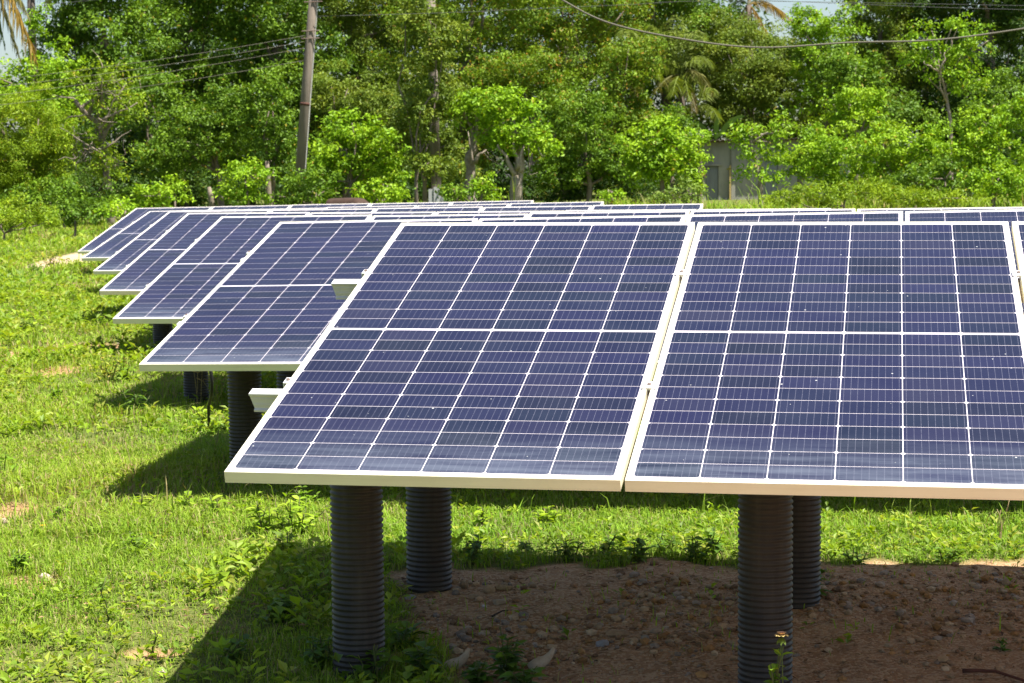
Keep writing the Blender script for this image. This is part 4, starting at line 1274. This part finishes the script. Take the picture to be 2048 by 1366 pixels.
def gravel():
    rng = np.random.default_rng(13)
    n0 = 24000
    X = rng.uniform(-.6, 2.9, n0); Y = 4.9 + 3.0 * rng.random(n0)
    k = (rng.random(n0) < sstep(.3, .8, dirt_mask(X, Y)) * (.06 + 1.0 * sstep(.35, .72, fbm(X * 1.8, Y * 1.8, 101)))) & keep_out(X, Y)
    X, Y = X[k], Y[k]
    # a few on the bare spots in the lawn
    xs, ys = rng.uniform(-6, -.8, 5000), rng.uniform(5, 18, 5000)
    k = rng.random(5000) < soil_patches(xs, ys) * .8
    X = np.concatenate([X, xs[k]]); Y = np.concatenate([Y, ys[k]])
    for (a, b) in POSTXY[:4]:
        aa = rng.uniform(0, 6.28, 46); rr = rng.uniform(.092, .21, 46)
        X = np.concatenate([X, a + rr * np.cos(aa)]); Y = np.concatenate([Y, b + rr * np.sin(aa)])
    n = len(X)
    shapes = np.stack([shape_stone(rng, SV1, 5) for _ in range(24)])
    r = .003 + .019 * rng.random(n) ** 4.5
    a = rng.uniform(0, 6.28, n); ca, sa = np.cos(a), np.sin(a)
    S = shapes[rng.integers(0, 24, n)] * np.array([1.15, .95, .7])
    V = np.stack([S[..., 0] * ca[:, None] - S[..., 1] * sa[:, None], S[..., 0] * sa[:, None] + S[..., 1] * ca[:, None], S[..., 2]], -1) * r[:, None, None]
    V = V + np.stack([X, Y, ground_z(X, Y) + r * .25], 1)[:, None]
    c = np.array(STONEC)[rng.integers(0, 6, n)] * rng.uniform(.65, 1.2, (n, 1))
    nv = SV1.shape[0]
    F = (np.arange(n) * nv)[:, None, None] + SF1[None]
    link('gravel', make_mesh('gravel', V.reshape(-1, 3), [F.reshape(-1, 3)], np.repeat(c[:, None], nv, 1).reshape(-1, 3)), None, [M['rock']], kind='stuff', label='loose brown gravel and pebbles on the bare shaded dirt', cat='gravel')
    # fallen dry leaf scraps and chips
    m = 3500
    X = rng.uniform(-.5, 2.7, m); Y = 5 + 2.8 * rng.random(m)
    k = rng.random(m) < dirt_mask(X, Y); X, Y = X[k], Y[k]
    xl = rng.uniform(-3.2, -.3, 9000); yl = rng.uniform(4.9, 11.5, 9000); kk = rng.random(9000) < .9 * sstep(.45, .75, fbm(xl * 1.4, yl * 1.4, 121))
    X = np.concatenate([X, xl[kk]]); Y = np.concatenate([Y, yl[kk]]); m = len(X)
    az = rng.uniform(0, 6.28, m); ax = np.stack([np.cos(az), np.sin(az), rng.normal(size=m) * .12], 1); ax = unit(ax)
    nr = unit(np.array([0, 0, 1.]) + rng.normal(size=(m, 3)) * .3); nr = unit(nr - (nr * ax).sum(1, keepdims=True) * ax)
    ln = rng.uniform(.008, .04, m)
    V = leaf_quads(np.stack([X, Y, ground_z(X, Y) + np.where(dirt_mask(X, Y) > .5, .006, rng.uniform(.01, .035, m))], 1), ax, nr, ln, ln * rng.uniform(.1, .35, m), .2, .05)
    c = np.array([(.22, .13, .07), (.12, .07, .045), (.36, .25, .14), (.30, .20, .10)])[rng.integers(0, 4, m)]
    Vp, fs = pattern(V, [(0, 1, 2, 3)])
    link('leaf_litter', make_mesh('leaf_litter', Vp, fs, np.repeat(c[:, None], 4, 1).reshape(-1, 3)), None, [M['wood']], kind='stuff', label='scraps of dry leaf and twig on the bare dirt', cat='litter')


gravel()


def rock(name, label, px, py, rx, ry, col, seed, flat=.7, cat='stone', lift=.25):
    rng = np.random.default_rng(seed)
    g = gpt(px, py + ry * .5); g[2] = gz(g[0], g[1])
    s = g[1] / FPX
    V = shape_stone(rng, SV, 12)
    V = V * np.array([rx * s, max(rx, ry) * s * .85, ry * s * 1.05])
    V[:, 2] += ry * s * lift
    me = make_mesh(name, V, [SF], np.array(col))
    o = link(name, me, None, [M['rock']], label=label, cat=cat, group='loose stones on the ground')
    o.location = g
    return o


for i, (lab, px, py, rx, ry, c) in enumerate([
    ('pale rounded stone in the grass at lower left', 90, 1156, 15, 11, (.50, .40, .33)),
    ('flat pale stone at the left picture edge beside reddish soil', 8, 1040, 12, 7, (.45, .36, .28)),
    ('small pale stone below the left picture edge soil patch', 28, 1118, 10, 6, (.45, .36, .27)),
    ('whitish flat stone in the grass near the shadow edge', 326, 1342, 11, 8, (.46, .42, .35)),
    ('grey stone lying alone on the dirt', 1206, 1284, 17, 10, (.30, .31, .33)),
    ('long flat ochre stone beside the grey stone', 1240, 1266, 32, 9, (.33, .235, .14)),
    ('rounded ochre stone right of the rear left post', 980, 1178, 15, 12, (.37, .27, .16)),
    ('wide ochre stone next to the rounded one by the rear post', 1006, 1174, 20, 9, (.33, .24, .13)),
    ('brown stone touching the foot of the rear left post', 928, 1170, 13, 10, (.28, .20, .12)),
    ('flat ochre stone in front of the rounded one by the rear post', 948, 1190, 16, 8, (.33, .25, .16)),
    ('buff stone just below the pair of ochre stones', 998, 1198, 17, 9, (.36, .29, .20)),
    ('grey stone left of the rear left post foot', 821, 1194, 13, 7, (.30, .29, .27)),
    ('pale wedge of stone on the dirt left of the rear post', 811, 1224, 12, 5, (.46, .40, .32)),
    ('round pinkish stone below the rear left post', 862, 1201, 8, 8, (.38, .29, .22)),
    ('small white stone amid brown gravel below the ochre stones', 968, 1206, 6, 5, (.52, .50, .50)),
    ('ochre stone in the middle of the dirt', 1050, 1246, 15, 9, (.33, .22, .11)),
    ('round ochre stone on dirt left of the right front post', 1300, 1215, 11, 9, (.35, .26, .17)),
    ('stone half buried in the dirt near the right front post', 1312, 1268, 14, 8, (.33, .26, .19)),
    ('pale pebble near the lower right of the dirt', 1868, 1170, 11, 7, (.37, .29, .21)),
    ('brown stone on the dirt at right', 1750, 1196, 12, 6, (.33, .25, .17)),
    ('low stone on the dirt near the bottom right', 1690, 1338, 10, 6, (.35, .27, .19)),
]):
    rock('stone', lab, px, py, rx, ry, c, 300 + i)


def horn_rock(label, px, py, seed):
    """curved pointed pale rock, lying with its tip up to the right"""
    g = gpt(px, py); g[2] = gz(g[0], g[1]); s = g[1] / FPX
    mb = MB()
    P = np.array([[-26, 0, 0], [-16, 0, 6], [-4, 1, 11], [8, 2, 19], [17, 2, 31], [22, 3, 42]]) * s
    mb.tube(P, np.array([11, 13, 12, 9.5, 6.5, 2.2]) * s, 9, (.50, .42, .31))
    V = mb.v[0]; rng = np.random.default_rng(seed)
    mb.v[0] = V + rng.normal(size=V.shape) * .0012
    o = mb.build('pointed_stone', M['rock'], smooth=True, label=label, cat='stone', group='pointed stones in the weeds')
    o.location = g


horn_rock('curved pointed pale stone in the weeds, right of the left front post', 916, 1336, 1)
horn_rock('curved pointed pale stone at the right end of the weeds on bare dirt', 1086, 1334, 2)


# weeds ------------------------------------------------------------------
def big_leaf(base, ax, nrm, ln, wd, curl=.35):
    """leaf blade with a midrib, 5 stations"""
    side = np.cross(ax, nrm)
    ts = np.array([0, .22, .5, .78, 1.0]); ws = np.array([.06, .8, 1.0, .62, .03])
    V = []
    for t, w_ in zip(ts, ws):
        c = base + ax * ln * t - np.array([0, 0, 1.]) * curl * ln * t * t + nrm * 0
        V += [c - side * wd * .5 * w_ + nrm * wd * .14 * w_, c, c + side * wd * .5 * w_ + nrm * wd * .14 * w_]
    q = []
    for i in range(4): q += [(i * 3, i * 3 + 1, i * 3 + 4, i * 3 + 3), (i * 3 + 1, i * 3 + 2, i * 3 + 5, i * 3 + 4)]
    return np.array(V), q


def weed_mesh(rng, h, nstem, leaf, ratio, pal, spread=.5, npairs=4, droop=.35):
    lb, sb = MB(), MB()
    for sidx in range(nstem):
        az = rng.uniform(0, 6.28); tilt = rng.uniform(.05, spread) if nstem > 1 else rng.uniform(0, .12)
        hh = h * rng.uniform(.65, 1.05)
        top = np.array([math.cos(az) * math.sin(tilt), math.sin(az) * math.sin(tilt), math.cos(tilt)]) * hh
        st = wiggle(rng, (rng.normal() * .01, rng.normal() * .01, -.02), top, 5, .006 + .02 * hh)
        sb.tube(st, np.linspace(.0032, .0016, 5) * (1 + h), 5, (.13, .15, .05))
        for j in range(npairs):
            t = .25 + .75 * (j + rng.uniform(0, .4)) / npairs
            t = min(t, 1)
            p = np.array([np.interp(t, np.linspace(0, 1, 5), st[:, k]) for k in range(3)])
            a0 = rng.uniform(0, 6.28)
            for sg in (0, PI):
                a = a0 + sg + rng.normal() * .35
                up = rng.uniform(.15, .75) if t < .9 else rng.uniform(.5, 1.1)
                ax = np.array([math.cos(a) * math.cos(up), math.sin(a) * math.cos(up), math.sin(up)])
                nr = np.array([-math.cos(a) * math.sin(up), -math.sin(a) * math.sin(up), math.cos(up)]) + rng.normal(size=3) * .2
                nr = unit(nr - nr.dot(ax) * ax)
                l = leaf * rng.uniform(.65, 1.2) * (1.05 - .35 * t)
                V, q = big_leaf(p, ax, nr, l, l * ratio * rng.uniform(.8, 1.15), droop * rng.uniform(.5, 1.4))
                lb.add(V, [q], np.array(pal[rng.integers(len(pal))]) * rng.uniform(.8, 1.2) * WPB)
    return lb, sb


WPB = np.array([1.6, 1.5, 1.1])
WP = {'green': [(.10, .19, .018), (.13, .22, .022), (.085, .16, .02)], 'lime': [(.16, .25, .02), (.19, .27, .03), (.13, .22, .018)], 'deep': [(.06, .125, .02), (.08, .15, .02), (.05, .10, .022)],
      'pale': [(.22, .25, .07), (.28, .26, .10), (.18, .22, .05)], 'bluish': [(.09, .15, .05), (.12, .18, .06)]}


def weed(label, px, py, hpx, nstem, leafpx, ratio, pal, spread=.5, npairs=4, Y=None, flower=None):
    rng = rng_of(px, py, hpx)
    g = gpt(px, py) if Y is None else at(px, py, Y)
    g[2] = gz(g[0], g[1]); s = g[1] / FPX
    e = empty('weed', tuple(g), label=label, cat='weed', group='leafy weeds in the field')
    lb, sb = weed_mesh(rng, hpx * s, nstem, leafpx * s, ratio, WP[pal], spread, npairs)
    sb.build('stem', M['weed'], e, smooth=True)
    lb.build('leaves', M['weed'], e)
    return e, g, s


for a in [
    ('single stemmed weed with a whorl of broad leaves on the lower left lawn', 218, 1245, 100, 1, 34, .42, 'green', .3, 3),
    ('small leafy weed in the lawn left of the panel shadow tip', 312, 1300, 55, 2, 30, .45, 'lime', .5, 3),
    ('bright weed with long pointed leaves at the left of the panel shadow edge', 285, 1030, 55, 3, 34, .34, 'lime', .6, 3),
    ('bright weed with upright pointed leaves in the second row shadow edge', 372, 1028, 55, 3, 36, .34, 'lime', .6, 3),
    ('weed with drooping pointed leaves nearest below the front panel corner', 430, 1040, 56, 3, 38, .36, 'lime', .6, 3),
    ('broad leaved sunlit weed below the front panel, left of the front post', 520, 1075, 75, 6, 32, .42, 'lime', .8, 4),
    ('leafy sunlit clump touching the left side of the front post', 595, 1075, 95, 7, 34, .45, 'lime', .8, 5),
    ('low sunlit clump between the lawn and the front post', 560, 1120, 60, 6, 30, .42, 'lime', .9, 4),
    ('bushy green weed under the left corner of the front panel', 618, 1018, 60, 5, 30, .45, 'green', .7, 4),
    ('low dense weed in the middle of the left lawn', 270, 1110, 45, 6, 28, .5, 'green', 1.0, 4),
    ('dark weed patch beside the pale stone at lower left', 40, 1150, 50, 6, 28, .5, 'green', 1.0, 4),
    ('small weed at the far left edge near the yellow flower', 120, 1050, 50, 5, 26, .45, 'green', .9, 4),
    ('upright dark green weed at the left picture edge', 12, 960, 70, 3, 30, .4, 'green', .5, 4),
    ('oval leaved weed at the foot of the left front post', 738, 1364, 84, 7, 46, .6, 'deep', .7, 3),
    ('low oval leaved weed left of the left front post foot', 640, 1330, 66, 8, 40, .6, 'deep', .8, 3),
    ('shaded weed with big oval leaves between the post and the pointed stone', 850, 1356, 84, 8, 50, .6, 'deep', .8, 3),
    ('tall shaded weed between the two pointed stones', 1010, 1350, 104, 7, 44, .55, 'deep', .5, 4),
    ('low shaded weed in front of the left pointed stone', 955, 1372, 56, 7, 42, .6, 'deep', .8, 3),
    ('shaded weed right of the left front post, low on the dirt', 802, 1300, 60, 6, 46, .6, 'deep', .8, 3),
    ('lush low weed at the bottom edge left of the second pointed stone', 1050, 1376, 66, 7, 42, .55, 'deep', .8, 3),
    ('shaded clump of leaves in the shadow left of the front post', 560, 1240, 56, 9, 36, .55, 'deep', .9, 3),
    ('shaded clump near the bottom of the shadow at left', 470, 1320, 56, 9, 36, .55, 'deep', .9, 3),
    ('weed climbing the foot of the rear left post', 850, 1172, 55, 4, 26, .5, 'deep', .5, 4),
    ('dark leafy weed on the shadow edge in the middle', 1215, 1112, 60, 4, 32, .42, 'deep', .6, 4),
    ('dark leafy weed left of the right front post on the shadow edge', 1432, 1112, 68, 4, 32, .42, 'deep', .6, 4),
    ('low dark weed along the shadow edge left of the middle', 1060, 1112, 44, 4, 28, .42, 'deep', .7, 4),
    ('low dark weed along the shadow edge between the middle and the right post', 1330, 1110, 44, 5, 30, .42, 'deep', .8, 4),
    ('weed with broad dark leaves at the foot of the rear right post', 1625, 1190, 80, 4, 40, .45, 'deep', .6, 4),
    ('weed tucked under the right front post foot', 1556, 1345, 55, 3, 34, .5, 'deep', .5, 3),
    ('dark weed on the shadow edge beside the rear left post', 945, 1128, 60, 6, 30, .42, 'deep', .7, 4),
    ('dark weed at the ragged dirt edge left of the tall middle weed', 1135, 1122, 52, 6, 30, .42, 'deep', .8, 4),
    ('spreading dark weed right of the tall middle weed at the dirt edge', 1275, 1124, 50, 6, 30, .42, 'deep', .9, 4),
    ('dark weed at the dirt edge close to the left of the right front post', 1395, 1122, 58, 6, 32, .42, 'deep', .7, 4),
    ('low shaded weed at the dirt edge right of the rear right post', 1710, 1126, 34, 5, 24, .42, 'deep', .9, 4),
    ('low shaded weed at the dirt edge near the right picture edge', 1900, 1126, 36, 5, 24, .42, 'deep', .9, 4),
    ('tiny green weed alone on the dirt at far right', 2000, 1300, 30, 3, 26, .5, 'deep', .7, 3),
    ('lush sunlit weed seen below the front panel, right of the rear left post', 965, 1060, 52, 5, 30, .45, 'lime', .8, 4),
    ('lush sunlit weed below the middle of the front panels', 1090, 1055, 60, 6, 32, .45, 'lime', .8, 4),
    ('pale yellowish shrubby weed beside the sandy patch', 100, 540, 48, 9, 12, .5, 'pale', .9, 6),
    ('dark bluish weed left of the sandy patch', 70, 548, 26, 7, 12, .5, 'bluish', 1.0, 5),
    ('bluish leafy weed in the left lawn below the sandy patch', 52, 665, 30, 7, 14, .5, 'bluish', 1.0, 4),
    ('leafy weed in the shade at the fifth row corner', 205, 655, 34, 7, 15, .45, 'green', .9, 4),
    ('tall leafy weed at the fourth row front edge', 235, 640, 36, 6, 16, .45, 'green', .7, 4),
    ('leafy weed in the shade of the third row', 250, 760, 56, 8, 20, .4, 'green', .8, 5),
    ('dark leafy weed below the second row corner at left', 270, 830, 62, 6, 30, .3, 'deep', .7, 5),
    ('bright weed at the foot of the second row post', 405, 855, 50, 7, 26, .3, 'lime', .8, 5),
    ('sprawling weed with reddish seed stalks left of the second row', 215, 765, 60, 9, 16, .4, 'pale', .9, 6),
    ('low weed on the red soil at the left', 110, 800, 36, 8, 16, .5, 'green', 1.0, 4),
]:
    weed(*a)

# orange bud on a weed before the right front post
e, g, s = weed('weed with a round orange bud before the right front post', 1552, 1350, 212, 5, 40, .5, 'green', .16, 6, Y=5.57)
c = np.array(at(1563, 1272, 5.53)) - g
mb = MB(); r_ = np.random.default_rng(4)
for ring, (npet, el, ln, wd) in enumerate([(10, .35, 17, 11), (9, .85, 16, 11), (6, 1.25, 13, 9)]):
    for k in range(npet):
        a_ = k * 2 * PI / npet + ring * .4 + r_.normal() * .1
        ax = np.array([math.cos(a_) * math.cos(el), math.sin(a_) * math.cos(el), math.sin(el)])
        nr = np.array([-math.cos(a_) * math.sin(el), -math.sin(a_) * math.sin(el), math.cos(el)])
        V, q = big_leaf(c, ax, nr, ln * s, wd * s, .25)
        mb.add(V, [q], np.array([(.50, .40, .16), (.58, .38, .20), (.62, .36, .24)][ring]) * r_.uniform(.85, 1.1))
mb.build('bud', M['petal'], e)
mb = MB()
for k in range(7):
    a_ = k * .9; ax = np.array([math.cos(a_) * .75, math.sin(a_) * .75, -.66]); nr = np.array([math.cos(a_) * .66, math.sin(a_) * .66, .75])
    V, q = big_leaf(c - [0, 0, 3 * s], ax, nr, 15 * s, 9 * s, .3); mb.add(V, [q], (.12, .18, .03))
mb.build('sepals', M['weed'], e)
mb = MB(); mb.tube(np.array([[0, 0, -.01], c * .5 + [.012, 0, 0], c - [0, 0, 8 * s]]), .0016, 6, (.12, .16, .05)); mb.build('bud_stalk', M['weed'], e, smooth=True)

# yellow flower in the left lawn
g = gpt(86, 1075); g[2] = gz(g[0], g[1])
e = empty('wildflower', tuple(g), label='small yellow flower standing in the left lawn', cat='flower')
mb = MB(); mb.tube(np.array([[0, 0, 0], [.003, 0, .03], [.002, 0, .055]]), .0014, 5, (.12, .18, .04)); mb.build('stem', M['weed'], e)
mb = MB()
for k in range(6):
    a = k * PI / 3
    V, q = big_leaf(np.array([.002, 0, .055]), np.array([math.cos(a) * .9, math.sin(a) * .9, .45]), unit(np.array([-math.cos(a) * .4, -math.sin(a) * .4, .9])), .016, .011, .2)
    mb.add(V, [q], (.75, .45, .01))
mb.build('petals', M['petal'], e)

# fallen sticks and dry stalks
for i, (lab, pts, r, c) in enumerate([
    ('dark reddish stick on the ground at the bottom right corner', [(1925, 1352), (1990, 1358), (2060, 1378)], .007, (.13, .06, .045)),
    ('dark twig lying on the dirt near the rear left post', [(985, 1232), (1005, 1224), (1022, 1218)], .004, (.07, .055, .05)),
    ('pale dry stalk lying on the lawn at left', [(150, 1085), (185, 1076), (222, 1078)], .0022, (.42, .33, .20)),
    ('pale bent stalk lying in the grass near the lawn middle', [(185, 1052), (205, 1068), (222, 1088)], .0022, (.38, .30, .19)),
    ('brown dry stalk at the left picture edge', [(-10, 1027), (18, 1024), (42, 1025)], .0026, (.30, .18, .10)),
]):
    P = []
    for k, (px, py) in enumerate(pts):
        g = gpt(px, py); g[2] = gz(g[0], g[1]) + r * .8 + (.012 if k == 1 else .004); P.append(g)
    mb = MB(); mb.tube(wiggle(np.random.default_rng(i), P[0], P[1], 4, .002).tolist() + [P[2]], np.linspace(r, r * .6, 5), 6, c)
    mb.build('stick', M['wood'], smooth=True, label=lab, cat='stick')
for i, (lab, px, py, h) in enumerate([('upright dry grass stalk in the sunlit lawn left of the shadow', 268, 940, 62), ('thin dry stalk standing in the lawn left of the tall one', 198, 965, 45), ('dry stalk leaning out of the grass under the front panel corner', 575, 1010, 40),
                                      ('dry bent weed stalk in the grass at far right under the panel', 1998, 1090, 95)]):
    g = gpt(px, py); g[2] = gz(g[0], g[1]); s = g[1] / FPX; rng = np.random.default_rng(40 + i)
    mb = MB()
    for k in range(1 if i < 3 else 4): mb.tube(wiggle(rng, g, g + np.array([rng.normal() * 14 * s, 0, h * s * rng.uniform(.7, 1)]), 6, .006), np.linspace(.002, .001, 6), 5, (.45, .36, .20))
    mb.build('dry_stalk', M['wood'], smooth=True, label=lab, cat='stalk')


# spreading seed heads of wild grass
def seed_grass():
    rng = np.random.default_rng(77); mb = MB()
    spots = [(300 + 25 * i + rng.uniform(-10, 10), 815 + rng.uniform(-14, 14)) for i in range(7)] + [(330 + i * 22, 745 + rng.uniform(-6, 6)) for i in range(8)] + [(1180 + i * 40 + rng.uniform(-15, 15), 1000 + rng.uniform(-6, 6)) for i in range(6)] + [(1640 + i * 55, 1000 + rng.uniform(-5, 6)) for i in range(7)]
    for px, py in spots:
        g = gpt(px, py); g[2] = gz(g[0], g[1])
        for k in range(3):
            t = g + np.array([rng.normal() * .06, rng.normal() * .06, rng.uniform(.16, .26)])
            mb.tube(wiggle(rng, g, t, 4, .004), .0012, 4, (.35, .30, .12))
            for a in rng.uniform(0, 6.28, 4):
                mb.tube(np.array([t, t + np.array([math.cos(a) * .05, math.sin(a) * .05, .022])]), [.0018, .0012], 4, (.36, .27, .14))
    mb.build('seed_grass', M['wood'], kind='stuff', label='spreading seed heads of wild grass above the lawn', cat='wild grass')


seed_grass()
